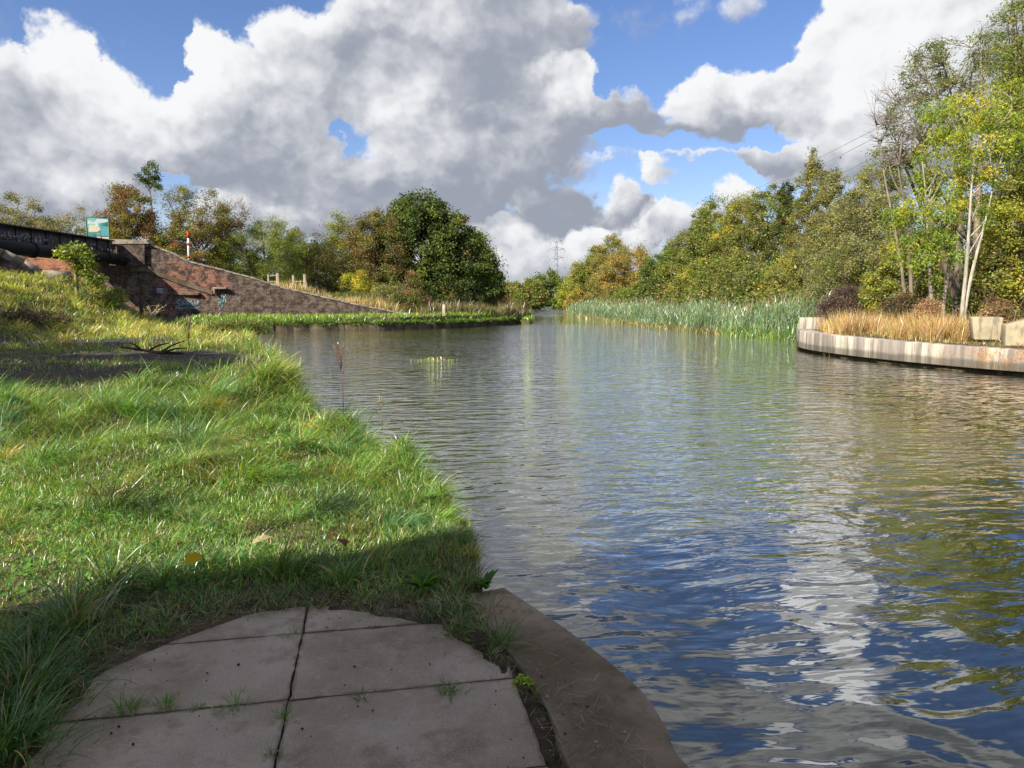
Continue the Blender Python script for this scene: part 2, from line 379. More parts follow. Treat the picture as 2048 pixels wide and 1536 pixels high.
def sst(x, a, b):
    t = np.clip((x - a) / (b - a), 0, 1); return t * t * (3 - 2 * t)
RNG = np.random.default_rng(7)
_ns = [(RNG.uniform(0, 6.28, 3), RNG.uniform(-1, 1, (3, 2))) for _ in range(5)]
def wob(X, Y, sc):                                     # cheap smooth noise, about -1..1
    r = np.zeros_like(X, float)
    for k, (ph, dr) in enumerate(_ns):
        f = sc * 1.75 ** k
        r += (np.sin(X * f * (dr[0, 0] + .6) + Y * f * dr[0, 1] + ph[0]) * np.sin(Y * f * (dr[1, 1] + .5) - X * f * dr[1, 0] + ph[1])) * .62 ** k
    return r / 1.5
J0 = gp(577, 1400, .35)[:2]; TH = math.radians(10.9)
ex = np.array([math.cos(TH), math.sin(TH)]); ey = np.array([-math.sin(TH), math.cos(TH)])
PAVE = [tuple(gp(u, v, .35)[:2]) for u, v in ((30,1560),(110,1470),(190,1365),(300,1302),(400,1262),(500,1228),(610,1212),(760,1232),(880,1250),(960,1300),(1030,1350),(1076,1412),(1112,1475),(1140,1560))]
PAVE += [(.62,1.0),(.75,-3),(-2.2,-3),(-1.9,1.2)]
KERB_IN = [tuple(gp(u, v, .35)[:2]) for u, v in ((930,1190),(985,1262),(1045,1340),(1085,1400),(1118,1470),(1140,1536))] + [(.66,.6),(.75,-6)]
KIN = smooth_line(KERB_IN)
KERB = KOUT + KIN[::-1]
WB = [-9.0, 3.0]
_bm = [(RNG.uniform(-11, .2), RNG.uniform(5.6, 13.2), RNG.uniform(.20, .5), RNG.uniform(.04, .22)) for _ in range(170)]
_bm = [b for b in _bm if not (b[0] < -6 and b[1] > 10.8)]
def land(X, Y):                                        # height of the land, without the canal bed
    z = .40 + .05 * wob(X, Y, .35)
    nearside = sst(Y, 46, 40)
    z += nearside * sst(X, -17.2, -24.2) * sst(Y, 17, 32) * 2.6 * sst(Y, 44, 38)
    z += nearside * sst(X, -5.5, -9) * sst(Y, 13, 20) * .16
    z += .22 * np.exp(-((X + 4.6) / 1.9) ** 2 - ((Y - 12.3) / 1.7) ** 2)       # rough tussocky hump by the water
    for bx_, by_, br_, bh_ in _bm: z += bh_ * np.exp(-((X - bx_) ** 2 + (Y - by_) ** 2) / br_ ** 2)
    # left bank beyond the arm: towpath ramp held by the brick wall
    yw = 53.9 + (X + 29) * .11
    ramp = np.clip((-8.0 - X) / 21.0, 0, 1); far = sst(Y, yw + .2, yw + .9) * sst(Y, 200, 90)
    z += sst(Y, 47, 53.5) * sst(X, 2, -3) * .42 * sst(Y, 120, 70) * sst(X, -40, -28)
    z += far * ramp * 3.9 * sst(X, -70, -45)
    z += sst(Y, 58, 75) * sst(X, 1, -6) * .5
    # right side: low made ground on the quay, wooded bank rising behind
    rt = sst(X, 6, 9) * sst(Y, 5, 12)
    z += rt * .36 * sst(Y, 40, 33)
    D_ = X - np.interp(Y, [15, 30, 37, 56, 80, 125, 190, 300], [24, 19, 22, 18, 15, 15, 22, 40])
    z += sst(D_, 0, 22) * 4.5 * sst(Y, 8, 22) * sst(Y, 210, 120)
    return z
def ground_z(X, Y):
    X = np.asarray(X, float); Y = np.asarray(Y, float)
    sd_ = seg_dist(X, Y, WATER) * np.where(inside(X, Y, WATER), -1, 1)
    z = land(X, Y)
    sp_ = seg_dist(X, Y, PAVE) * np.where(inside(X, Y, PAVE), -1, 1)
    near = sst(Y, 7, 4.5)
    soil = .365 + .02 * wob(X, Y, 3.1) + .012 * wob(X + 9, Y, 9.) + .03 * sst(sp_, .05, .5)
    soil = np.minimum(soil, .352 + sp_ * np.where(sp_ < 0, .55, .25) + .011 * wob(X, Y, 7.) + .006 * wob(X + 4, Y, 17.)); soil = np.maximum(soil, .330)
    soil = np.where((sp_ < 0) & ((X - J0[0]) * ex[0] + (Y - J0[1]) * ex[1] > .925), np.maximum(soil, .343 + .008 * wob(X, Y, 9.)), soil)
    z = z * (1 - near) + soil * near
    ik = inside(X, Y, KERB) | (seg_dist(X, Y, KERB) < .015)
    z = np.where(ik & (Y < 4.4), .31, z)
    wd_ = np.where(Y < 5, .03, np.where(Y < 16, .16, .35))
    t = np.clip((sd_ + wd_ * .4) / (wd_ * 1.4), 0, 1); t = t * t * (3 - 2 * t)
    return -0.9 + (z + .9) * t
xs = np.concatenate([-np.geomspace(1500, 62, 26), np.arange(-60, -14, .5), np.arange(-14, -5, .16), np.arange(-5, 2.2, .07), np.arange(2.2, 10, .4), np.arange(10, 17, .2), np.arange(17, 62, .6), np.geomspace(62, 1500, 26)])
ys = np.concatenate([-np.geomspace(600, 8, 16), np.arange(-7, 1.6, .3), np.arange(1.6, 8, .07), np.arange(8, 17, .13), np.arange(17, 42, .25), np.arange(42, 70, .3), np.arange(70, 130, 1.2), np.geomspace(130, 3500, 50)])
XX, YY = np.meshgrid(xs, ys); ZZ = ground_z(XX, YY)
g = G(); nx, ny = len(xs), len(ys)
i = (np.arange(ny - 1)[:, None] * nx + np.arange(nx - 1)[None]).ravel()
g.add(np.stack([XX, YY, ZZ], -1).reshape(-1, 3), np.stack([i, i + 1, i + nx + 1, i + nx], 1))
tag(g.mesh('ground', M['soil'], smooth=True), kind='structure')
g = G(); g.add([(-150,-60,0),(300,-60,0),(300,700,0),(-150,700,0)], [(0,1,2,3)])
tag(g.mesh('water', M['water']), kind='structure')

# towpath slabs and the stone kerb round the quay
g = G(); rr = random.Random(3)
for a in range(-2, 1):
    for b in range(-6, 3):
        gap = .0045; o0 = J0 + ex * a * .93 + ey * b * .605
        quad = [o0 + ex * gap + ey * gap, o0 + ex * (.93 - gap) + ey * gap, o0 + ex * (.93 - gap) + ey * (.605 - gap), o0 + ex * gap + ey * (.605 - gap)]
        q2 = []
        for qi in range(4):                             # slightly ragged edges
            A, B = quad[qi], quad[(qi + 1) % 4]
            for t in np.arange(0, 1, 1 / 14): q2.append(tuple(A + (B - A) * t + np.array([rr.gauss(0, .0022), rr.gauss(0, .0022)])))
        tz = rr.uniform(-.003, .003)
        kp = np.array(KIN)[::-1]; q3 = []
        for x, y in q2: q3.append((min(x, float(np.interp(y, kp[:, 1], kp[:, 0])) - .012), y))
        xs3 = [q[0] for q in q3]
        if max(q[0] - min(q[0], 9) for q in q3) == 0 and (max(xs3) - min(xs3)) > .12: g.prism(q3, .25, .350 + tz)
o = tag(g.mesh('pavement', M['paving']), kind='structure')
g = G(); g.prism(KERB[::-1] if earclip(KERB)[0] and sum((KERB[i][0]-KERB[i-1][0])*(KERB[i][1]+KERB[i-1][1]) for i in range(len(KERB))) > 0 else KERB, -.85, .352)
tag(bevel(g.mesh('kerb', M['kerb']), .012, 3), kind='structure')
# ------------------------------------------------------------------ the brick ramp wall, girder bridge and things about it
WC0, WK = 53.9 + 29 * .11, .11
def wy(x): return WC0 + WK * x
def ow(u, v, off=0.0):                                 # where a pixel meets the front face of the wall
    d = ray(u, v); t = WC0 / (d[1] - WK * d[0]); return np.array([d[0] * t, d[1] * t - off, CAMZ + d[2] * t])
WROT = math.atan(WK)
m, out = mat('old_brick'); p = obj_co(); bx, by, bz = sep(p)
bt = node('ShaderNodeTexBrick'); put(bt, 'Vector', comb(bx, bz, 0.0)); put(bt, 'Scale', 1.0)
bt.inputs['Brick Width'].default_value = .29; bt.inputs['Row Height'].default_value = .105; bt.inputs['Mortar Size'].default_value = .014
bt.inputs['Color1'].default_value = (0, 0, 0, 1); bt.inputs['Color2'].default_value = (1, 1, 1, 1); bt.inputs['Mortar'].default_value = (.5, .5, .5, 1)
bv, mor = S(bt.outputs['Color']), S(bt.outputs['Fac'])
n1 = noise(p, .42, 5, .6); n2 = noise(p, 2.2, 5, .65); n3 = noise(vmath('MULTIPLY', p, (1.6, 1, .35)), 1.4, 4, .6)
sooty = mix(bv, (.026, .019, .016), (.080, .052, .041)); brown = mix(bv, (.060, .041, .032), (.135, .084, .062))
red = mix(smooth(bx, float(ow(215, 520)[0]), float(ow(150, 520)[0])), mix(bv, (.17, .050, .026), (.32, .108, .055)), mix(bv, (.36, .10, .035), (.55, .20, .085)))
a0 = ow(420, 590); dxr = bx - float(ow(385, 565)[0]); dzr = bz - float(ow(385, 565)[2])
redz = S.m('MAXIMUM', smooth(S.m('SQRT', dxr * dxr * .085 + dzr * dzr * .42) + (n1 - .5) * 1.1, .95, .5), smooth(bx, float(ow(250, 520)[0]) - .5, float(ow(250, 520)[0]) - 3.5) * .9)
dx2 = bx - float(ow(352, 528)[0]); dz2 = bz - float(ow(352, 526)[2])
redz = S.m('MAXIMUM', redz, smooth(S.m('SQRT', dx2 * dx2 * .5 + dz2 * dz2 * 3.0) + (n2 - .5) * .8, .75, .45) * .7)
redz = S.m('MAXIMUM', redz, smooth(bx, float(ow(345, 600)[0]) + 1.2, float(ow(345, 600)[0]) - .6) * smooth(bz, 2.3, 1.3) * .5)
c = mix(smooth(n2, .42, .62), sooty, brown)
c = mix(redz * smooth(n2, .38, .56) * .85, c, red)
c = mix(mor * .75, c, mix(smooth(n2, .4, .6), (.05, .042, .037), (.26, .22, .19)))
c = mix(smooth(n3, .62, .76) * .35, c, (.24, .21, .18))               # lime bloom running down the face
n7 = noise(p, 7.5, 4, .7); c = mix(smooth(n7, .56, .68) * .5, c, (.30, .25, .21)); c = mix(smooth(n7, .44, .34) * .6, c, (.022, .016, .014))
c = mix(smooth(n1, .56, .66) * smooth(n2, .5, .62) * .5, c, (.045, .040, .032))
bsdf(out, c, .92, mor * -1.0 + n2 * .6, .5, .015, .2); M['brick'] = m
m, out = mat('weathered_stone'); p = geo_pos(); n1 = noise(p, 1.7, 5, .65); n2 = noise(p, 14, 4, .7)
c = mix(smooth(n1, .35, .65), (.17, .145, .115), (.34, .29, .22)); c = mix(smooth(n2, .52, .7) * .6, c, (.08, .075, .055))
bsdf(out, c, .9, n2, .5, .02, .2); M['stone'] = m
m, out = mat('dark_stone'); p = geo_pos(); n1 = noise(p, 1.3, 5, .65); n2 = noise(p, 10, 4, .7)
c = mix(smooth(n1, .35, .65), (.075, .058, .040), (.17, .135, .095)); c = mix(smooth(n2, .5, .7) * .6, c, (.04, .036, .024))
bsdf(out, c, .9, n2, .5, .02, .2); M['coping'] = m
m, out = mat('black_iron'); p = geo_pos(); px_, py_, pz_ = sep(p); n1 = noise(p, 3, 4, .6); n2 = noise(p, 5.5, 4, .75); n3 = noise(p, .9, 3, .6)
band = smooth(S.m('ABSOLUTE', pz_ - 5.62 + (n3 - .5) * .5), .52, .18)
c = mix(smooth(n1, .4, .7), (.016, .014, .013), (.045, .034, .028)); c = mix(smooth(n2, .53, .60) * band * .85, c, (.34, .31, .29))
bsdf(out, c, .6, n2, .3, .01, .4); M['iron'] = m
m, out = mat('black_pipe'); n1 = noise(geo_pos(), 2.4, 4, .6); bsdf(out, mix(n1, (.004, .004, .0045), (.010, .0105, .0115)), .65, spec=.2); M['pipe'] = m
def plain(name, col, rough=.7, var=.25, sc=8, bump=.2):
    m, out = mat(name); p = geo_pos(); n1 = noise(p, sc, 4, .65); n2 = noise(p, sc * .2, 3, .6)
    f = smooth(n1 * .6 + n2 * .4, .35, .65, 1 - var, 1 + var); bsdf(out, vmath('MULTIPLY', comb(f, f, f), col), rough, n1, bump, .01); M[name] = m; return m
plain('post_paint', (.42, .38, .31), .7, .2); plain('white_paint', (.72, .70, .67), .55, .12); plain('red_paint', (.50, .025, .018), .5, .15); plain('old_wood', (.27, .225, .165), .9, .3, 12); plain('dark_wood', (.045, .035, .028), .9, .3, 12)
plain('sign_teal', (.060, .185, .180), .45, .12, 3); plain('sign_frame', (.05, .12, .09), .6, .2); plain('sign_cream', (.42, .36, .25), .6, .15); plain('sign_blue', (.045, .215, .235), .5, .1); plain('sign_pale', (.33, .40, .38), .6, .15)
plain('graffiti_blue', (.17, .27, .30), .8, .35, 3); plain('graffiti_white', (.42, .48, .55), .8, .25, 5); plain('steel', (.30, .33, .37), .55, .15)
m, out = mat('stained_concrete'); p = geo_pos(); px_, py_, pz_ = sep(p)
run = noise(comb(px_ * 1.6, py_ * 1.6, pz_ * .12), 2.4, 5, .7); pan = noise(comb(px_, py_, 0.0), .85, 2, .4); n2 = noise(p, 16, 5, .7); n1 = noise(p, 1.6, 5, .6)
c = mix(smooth(run, .40, .58), (.22, .195, .165), (.56, .50, .41)); c = mix(smooth(pan, .50, .56) * .65, c, (.19, .165, .155))
rust = smooth(px_ + (n1 - .5) * 3.0, 11.9, 14.2) * smooth(py_, 23.5, 20.5)
c = mix(rust * smooth(n1, .45, .62) * .75, c, (.38, .21, .085)); c = mix(rust * smooth(n2, .5, .62) * .75, c, (.16, .07, .025))
c = mix(smooth(n2, .62, .72) * .4, c, (.10, .09, .075))
c = mix(smooth(pz_ + (n1 - .5) * .16, .40, .28) * .55, c, (.055, .055, .035))
rib = noise(comb(px_ * 1.6, py_ * 1.6, pz_ * .05), 9.0, 2, .5)
bsdf(out, c, .9, n2 * .5 + rib, .8, .03, .2); M['quay'] = m
m, out = mat('lichen_concrete'); p = geo_pos(); n1 = noise(p, 2.2, 5, .6); n2 = noise(p, 20, 5, .7); n3 = noise(vmath('MULTIPLY', p, (1, 1, .2)), 3.5, 4, .6)
c = mix(smooth(n1, .38, .62), (.30, .255, .175), (.42, .36, .24)); c = mix(smooth(n3, .5, .62) * .7, c, (.15, .135, .11)); c = mix(smooth(n2, .58, .7) * .4, c, (.44, .40, .30))
bsdf(out, c, .92, n2, .6, .02, .15); M['lichen'] = m

def wall_prism(px_list, thick, front_off=0.0, g_=None):   # outline given on the wall face, real thickness behind it
    g_ = g_ or G(); P = [ow(u, v) for u, v in px_list]; n = len(P)
    loc = np.array([(0, 0, 0)] * n, float)
    X = np.array([q[0] for q in P]); Z = np.array([q[2] for q in P]); Y = wy(X)
    f = np.stack([X, Y - front_off, Z], 1); b = np.stack([X, Y - front_off + thick, Z], 1)
    tr = earclip(list(zip(X, Z)))
    g_.add(f, tris=tr); g_.add(b, tris=[t[::-1] for t in tr])
    g_.add(np.vstack([f, b]), [(i, n + i, n + (i + 1) % n, (i + 1) % n) for i in range(n)])
    return g_
wall = empty('brick_wall', (*ow(430, 640)[:2], 0), 'long sooty brick wall sloping down along the towpath ramp on the far bank', 'wall')
def adopt(o, par):                                       # keep world place under a parent that has no rotation
    o.parent = par; o.location = Vector(o.location) - par.location; return o
TOPL = [(300,492),(340,506),(378,525),(430,538),(500,556),(560,576),(640,594),(720,612),(790,626),(822,632)]
body = [(-330,660),(-330,500),(243,484),(300,492)] + TOPL[1:] + [(822,660)]
adopt(bevel(wall_prism(body[::-1], .45).mesh('brickwork', M['brick']), .01, 1), wall)
g = G()                                                  # coping stones along the top
for i in range(len(TOPL) - 1):
    A, B = ow(*TOPL[i]), ow(*TOPL[i + 1]); n = max(1, int(np.linalg.norm(B - A) / .62))
    for k in range(n):
        p0, p1 = A + (B - A) * (k + .02) / n, A + (B - A) * (k + .98) / n; dz_ = rr.uniform(-.012, .012)
        v = [(p[0], wy(p[0]) + o_, p[2] + h_ + dz_) for p in (p0, p1) for o_, h_ in ((-.05, .012), (.5, .012), (.5, .11), (-.05, .11))]
        g.add(v, [(0,1,2,3),(7,6,5,4),(0,4,5,1),(1,5,6,2),(2,6,7,3),(3,7,4,0)])
adopt(bevel(g.mesh('coping', M['stone']), .02, 2), wall)
g = wall_prism([(236,536),(236,486),(293,487),(293,531)], .30, .30)   # the pier at the bridge end
adopt(g.mesh('pier', M['brick']), wall)
g = wall_prism([(206,489),(206,478),(297,481),(303,488)], .85, .36); adopt(bevel(g.mesh('pier_cap', M['stone']), .03, 2), wall)
g = wall_prism([(264,543),(264,532),(300,533),(306,541),(360,558),(426,583),(426,590),(355,566),(305,547),(294,543)], .20, .14)
adopt(bevel(g.mesh('string_course', M['coping']), .015, 2), wall)
g = G()
for bx0, bz0, w_, h_ in ((429, 576, 1.0, .10),):
    a = ow(bx0, bz0); g.box((a[0], wy(a[0]) - .34, a[2] - .08), (a[0] + 1.0, wy(a[0]) - .002, a[2] + .06)); g.box((a[0], wy(a[0]) - .3, a[2] - .45), (a[0] + .13, wy(a[0]) - .003, a[2] - .081))
adopt(bevel(g.mesh('ledge', M['stone']), .012, 2), wall)
g = G(); a = ow(352, 588); g.box((a[0], wy(a[0]) - .14, a[2] - .08), (a[0] + 1.75, wy(a[0] + 1.75) - .006, a[2] + .09)); adopt(bevel(g.mesh('lower_ledge', M['coping']), .012, 2), wall)
g = G()                                                  # spray-paint scrawl: thin raised strokes lying on the bricks
def scrawl(g_, pts, wd):
    for (u0, v0), (u1, v1) in zip(pts[:-1], pts[1:]):
        A, B = ow(u0, v0), ow(u1, v1); d = np.array([B[0] - A[0], B[2] - A[2]]); d /= np.linalg.norm(d) + 1e-6; n_ = np.array([-d[1], d[0]]) * wd / 2; e = d * wd * .3
        q = [(A[0] - e[0] - n_[0], A[2] - e[1] - n_[1]), (B[0] + e[0] - n_[0], B[2] + e[1] - n_[1]), (B[0] + e[0] + n_[0], B[2] + e[1] + n_[1]), (A[0] - e[0] + n_[0], A[2] - e[1] + n_[1])]
        fr_ = [(x, wy(x) - .006, z) for x, z in q]; bk = [(x, wy(x) - .001, z) for x, z in q]
        g_.add(fr_ + bk, [(0,1,2,3),(0,4,5,1),(1,5,6,2),(2,6,7,3),(3,7,4,0)])
for P_ in ([(362,600),(356,600),(353,605),(360,609),(357,614),(352,614)], [(365,612),(366,603),(369,600),(372,604),(373,613)], [(366,608),(373,608)], [(376,602),(377,613)], [(384,602),(380,606),(380,611),(386,613),(387,608),(384,607)], [(391,612),(390,603),(395,611),(397,602)], [(352,617),(375,616),(400,617)]): scrawl(g, P_, .11)
for k in range(26):
    u0, v0 = rr.uniform(436, 452), rr.uniform(588, 618); scrawl(g, [(u0, v0), (u0 + rr.uniform(-2, 2), v0 + rr.uniform(2, 6))], .07)
adopt(g.mesh('graffiti', M['graffiti_blue']), wall)
g = G()
for k in range(10): scrawl(g, [(314 + rr.uniform(0, 2), 577 + k * .85), (325 + rr.uniform(-2, 1), 577.4 + k * .85)], .07)
adopt(g.mesh('paint_patch', M['graffiti_white']), wall)

# wing wall of the near abutment with its sloping coping
wing = empty('wing_wall', (-29, 40.5, 2), 'bright orange brick wing wall with rounded sloping coping at the left picture edge', 'wall')
g = G(); P_ = [at(-90, 480, 38.0), at(0, 507, 39.0), at(40, 525, 39.6), at(78, 548, 40.2), at(135, 551, 40.6)]
for A, B in zip(P_[:-1], P_[1:]):
    v = [(p[0], p[1] + o_, z_) for p in (A, B) for o_, z_ in ((0, 0), (.45, 0), (.45, p[2]), (0, p[2]))]
    g.add(v, [(0,1,2,3),(7,6,5,4),(0,4,5,1),(1,5,6,2),(2,6,7,3),(3,7,4,0)])
adopt(g.mesh('brickwork', M['brick']), wing)
g = G()
for A, B in zip(P_[:-1], P_[1:]): g.tube([A + (0, .2, -.02), B + (0, .2, -.02)], .27, 10)
adopt(g.mesh('coping', M['stone'], smooth=True), wing)

GX = -29.0
gb = empty('girder_bridge', (GX, 46, 5), 'low black iron girder bridge carrying the towpath over the side arm', 'bridge')
g = G(); ztop = 6.33
g.box((GX - .03, 34, 4.95), (GX + .03, 53.4, ztop - .06))
for k in range(14): g.box((GX + .031, 34.6 + k * 1.4, 5.03), (GX + .09, 34.68 + k * 1.4, ztop - .061))
adopt(g.mesh('girder', M['iron']), gb)
g = G(); g.box((GX - .2, 33.8, ztop - .059), (GX + .24, 53.3, ztop + .03)); adopt(bevel(g.mesh('top_flange', M['iron']), .01, 1), gb)
g = G(); g.box((GX - .2, 34, 4.87), (GX + .2, 53.3, 4.949)); adopt(g.mesh('bottom_flange', M['iron']), gb)
g = G(); g.box((GX - 2.3, 34, 5.0), (GX - .031, 53.2, 5.2)); adopt(g.mesh('deck', M['stone']), gb)
g = G(); g.box((GX - 2.36, 34, 4.95), (GX - 2.301, 53.3, ztop)); adopt(g.mesh('back_girder', M['iron']), gb)
pp = empty('pipe', (GX + .55, 46, 4.9), 'fat black water pipe slung along the side of the iron girder bridge', 'pipe')
PX = GX + .62; PZ = 4.98; PR = .40
g = G(); g.tube([(PX, 33, PZ), (PX, 52.6, PZ)], PR, 24); adopt(g.mesh('pipe_body', M['pipe'], smooth=True), pp)
for y_ in (39.6, 43.4, 47.2, 51.2):
    g = G(); g.tube([(PX, y_, PZ), (PX, y_ + .22, PZ)], PR + .07, 24); adopt(bevel(g.mesh('flange', M['pipe']), .01, 1), pp)
    for d_ in (.5, .9): g = G(); g.box((PX - .06, y_ + d_, PZ + PR - .03), (PX + .0, y_ + d_ + .06, PZ + PR + .28)); adopt(g.mesh('hanger', M['steel']), pp)
g = G(); g.tube([(PX, 52.6, PZ), (PX + .12, 53.0, PZ - .03), (PX + .3, 53.3, PZ - .2)], [PR, PR * .98, PR * .9], 20); adopt(g.mesh('pipe_bend', M['pipe'], smooth=True), pp)

# information board
A, B = at(171, 434, 56), at(217, 437, 56); A2_, B2_ = at(172, 482, 56), at(218, 482, 56)
sg = empty('information_board', ((A[0] + B[0]) / 2, 56, A2_[2] - 1.2), 'teal information board with cream and blue panels above the bridge end', 'sign')
w_, h_ = B[0] - A[0], A[2] - A2_[2]
def sgbox(nm, u0, u1, v0, v1, y0, y1, mt, bev=0.0):
    g = G(); g.box((A[0] + u0 * w_, 56 + y0, A2_[2] + (1 - v1) * h_), (A[0] + u1 * w_, 56 + y1, A2_[2] + (1 - v0) * h_))
    o = adopt(g.mesh(nm, M[mt]), sg); return bevel(o, bev, 1) if bev else o
brd = sgbox('board', .02, .98, .03, 1.0, 0, .05, 'sign_teal')
def panel(nm, px, mt, off):
    g = G(); P_ = [(A[0] + x * w_, A2_[2] + (1 - y) * h_) for x, y in px]; n = len(P_); tr = earclip(P_)
    fr_ = [(x, 56 - off, z) for x, z in P_]; bk = [(x, 56 - .0005, z) for x, z in P_]
    g.add(fr_, tris=tr); g.add(fr_ + bk, [(i, (i + 1) % n, n + (i + 1) % n, n + i) for i in range(n)]); return adopt(g.mesh(nm, M[mt]), sg)
panel('cream_panel', [(.10,.62),(.12,.30),(.36,.34),(.62,.44),(.60,.56),(.46,.62)], 'sign_cream', .006)
panel('blue_panel', [(.62,.80),(.62,.38),(.97,.39),(.97,.80)], 'sign_blue', .006)
panel('pale_band', [(.06,.28),(.10,.12),(.34,.22),(.52,.07),(.96,.10),(.96,.20),(.40,.30)], 'sign_pale', .004)
panel('text_block', [(.44,.98),(.44,.80),(.62,.82),(.62,.98)], 'sign_pale', .006); panel('lower_panel', [(.66,.98),(.66,.83),(.96,.83),(.96,.98)], 'sign_cream', .006)
for k in range(3): panel('text_line', [(.44,.68 + k * .04),(.44,.665 + k * .04),(.60,.665 + k * .04),(.60,.68 + k * .04)], 'sign_pale', .006)
for u0, u1 in ((-.01, .035), (.965, 1.01)): sgbox('frame_post', u0, u1, 0, 2.0, -.03, .08, 'sign_frame')
sgbox('frame_rail', .036, .964, 0, .028, -.02, .07, 'sign_frame')
# red and white pole
b0 = at(378, 530, 55.5); t0 = at(380, 463, 55.5)
pl = empty('marker_pole', (b0[0], b0[1], b0[2] - .4), 'slim white pole with red bands standing behind the brick wall', 'pole')
H_ = t0[2] - b0[2]
g = G(); g.tube([(0, 0, 0), (.03, 0, .4 + H_ * .5), (.06, 0, .4 + H_)], .085, 12); o = g.mesh('shaft', M['white_paint'], pl, smooth=True)
for f0, f1 in ((.80, 1.0), (.58, .66), (.20, .27)):
    g = G(); g.tube([(.06 * f0, 0, .4 + H_ * f0), (.06 * f1, 0, .4 + H_ * f1 + .012)], .092, 12); g.mesh('red_band', M['red_paint'], pl, smooth=False)
# timber stile rails
def fence(px_posts, rails, y, label, heights):
    e0 = at(px_posts[0][0], px_posts[0][2], y)
    f = empty('timber_rail_fence', e0, label, 'fence', 'pale timber rails on top of the ramp')
    for (u, vt, vb), wd in zip(px_posts, heights):
        a, b = at(u, vb + 10, y), at(u, vt, y); g = G(); g.box((a[0] - wd, y - wd, a[2]), (a[0] + wd, y + wd, b[2] - .05)); g.box((a[0] - wd * .8, y - wd * .8, b[2] - .0499), (a[0] + wd * .8, y + wd * .8, b[2]))
        bevel(adopt(g.mesh('post', M['old_wood']), f), .015, 1)
    for (u0, v0, u1, v1) in rails:
        a, b = at(u0, v0, y), at(u1, v1, y); g = G(); g.tube([a, b], .045, 6); adopt(g.mesh('rail', M['old_wood']), f)
fence([(538,548,578),(557,546,580)], [(538,552,557,551),(538,563,557,564)], 58.5, 'pale timber stile of two posts and rails, the left of two on the ramp', (.07, .12))
fence([(588,550,582),(611,548,584)], [(588,563,611,563),(588,573,611,574)], 58.0, 'pale timber stile of two posts and rails, the right of two on the ramp', (.09, .11))
a = at(888, 634, 57); t0 = at(888, 609, 57)
g = G(); g.box((-.11, -.11, -.3), (.11, .11, t0[2] - a[2] - .06)); g.box((-.095, -.095, t0[2] - a[2] - .0599), (.095, .095, t0[2] - a[2])); g.box((-.03, -.118, .55), (.03, -.1101, .62))
o = bevel(g.mesh('mooring_post', M['post_paint']), .02, 2); o.location = tuple(a); tag(o, 'short white post standing alone on the far grass bank', 'post')
a = at(862, 632, 58); g = G(); g.tube([(0, 0, -.2), (.02, 0, .8), (-.01, 0, 1.55)], .035, 6); o = g.mesh('thin_stake', M['dark_wood']); o.location = tuple(a); tag(o, 'thin brown stake beside the white post on the far bank', 'stake')
a = at(284, 650, 38); g = G(); g.tube([(0, 0, -.3), (.02, 0, 1.0), (.0, 0, 1.45)], [.11, .10, .09], 8); o = g.mesh('dark_post', M['dark_wood']); o.location = tuple(a); tag(o, 'dark stubby post in front of the red part of the brick wall', 'post')

# coping blocks of the far bank
C_ = [gp(u, v, 0.0)[:2] for u, v in ((395,664),(500,661.5),(640,660),(760,659),(880,656),(960,652.5),(1025,648.5))]; C_ = np.array(C_)
L_ = np.concatenate([[0], np.cumsum(np.linalg.norm(np.diff(C_, axis=0), axis=1))]); g = G(); s_ = 0.0; k = 0
nblk = 0
while s_ < L_[-1] - .3:
    ln = rr.uniform(.9, 1.5); e_ = min(s_ + ln, L_[-1])
    a = np.array([np.interp(s_, L_, C_[:, i]) for i in (0, 1)]); b = np.array([np.interp(e_ - .03, L_, C_[:, i]) for i in (0, 1)])
    d = (b - a) / np.linalg.norm(b - a); n_ = np.array([-d[1], d[0]]); zt = .36 + rr.uniform(-.05, .05); tl = rr.uniform(-.03, .03); f0 = rr.uniform(-.05, .06)
    v = []
    for q, zz in ((a, zt - tl), (b, zt + tl)):
        for o_, z_ in ((f0, -.4), (.6, -.4), (.6, zz), (f0, zz)): v.append((*(q + n_ * o_), z_))
    g.add(v, [(0,1,2,3),(7,6,5,4),(0,4,5,1),(1,5,6,2),(2,6,7,3),(3,7,4,0)])
    s_ = e_; nblk += 1
tag(bevel(g.mesh('coping_edge', M['coping']), .03, 2), 'row of worn sandstone coping blocks edging the far grass bank', 'coping')

# concrete quay wall on the right with a dark slot and piles under it
QW = smooth_line([(14.2,36.2),(12.7,32.3),(11.62,29.4),(11.33,27.4),(11.45,25.2),(11.8,23.2),(12.5,20.8),(13.5,18.7),(15.2,17.0),(18,15.4),(24,13)], 8)
qw = empty('quay_wall', (12, 24, 0), 'pale streaked concrete quay wall curving out of the right picture edge', 'wall')
Q_ = np.array(QW); Tn = np.gradient(Q_, axis=0); Tn /= np.linalg.norm(Tn, axis=1)[:, None]; Nn = np.stack([-Tn[:, 1], Tn[:, 0]], 1)   # towards the land
def strip(g_, o0, o1, z0, z1):
    n = len(Q_); top = np.interp(Q_[:, 1], [17, 20, 29, 33, 36], [.66, .70, .80, .84, .86]) if z1 is None else np.full(n, z1)
    V = np.stack([np.column_stack([Q_ + Nn * o0, np.full(n, z0)]), np.column_stack([Q_ + Nn * o0, top]), np.column_stack([Q_ + Nn * o1, top]), np.column_stack([Q_ + Nn * o1, np.full(n, z0)])], 1).reshape(-1, 3)
    q = []
    for i in range(n - 1):
        for k in range(4): q.append((4*i + k, 4*i + (k + 1) % 4, 4*i + 4 + (k + 1) % 4, 4*i + 4 + k))
    g_.add(V, q); g_.add(V[:4], [(0,1,2,3)]); g_.add(V[-4:], [(3,2,1,0)])
g = G(); strip(g, 0, .55, .11, None); adopt(bevel(g.mesh('concrete_face', M['quay']), .02, 2), qw)
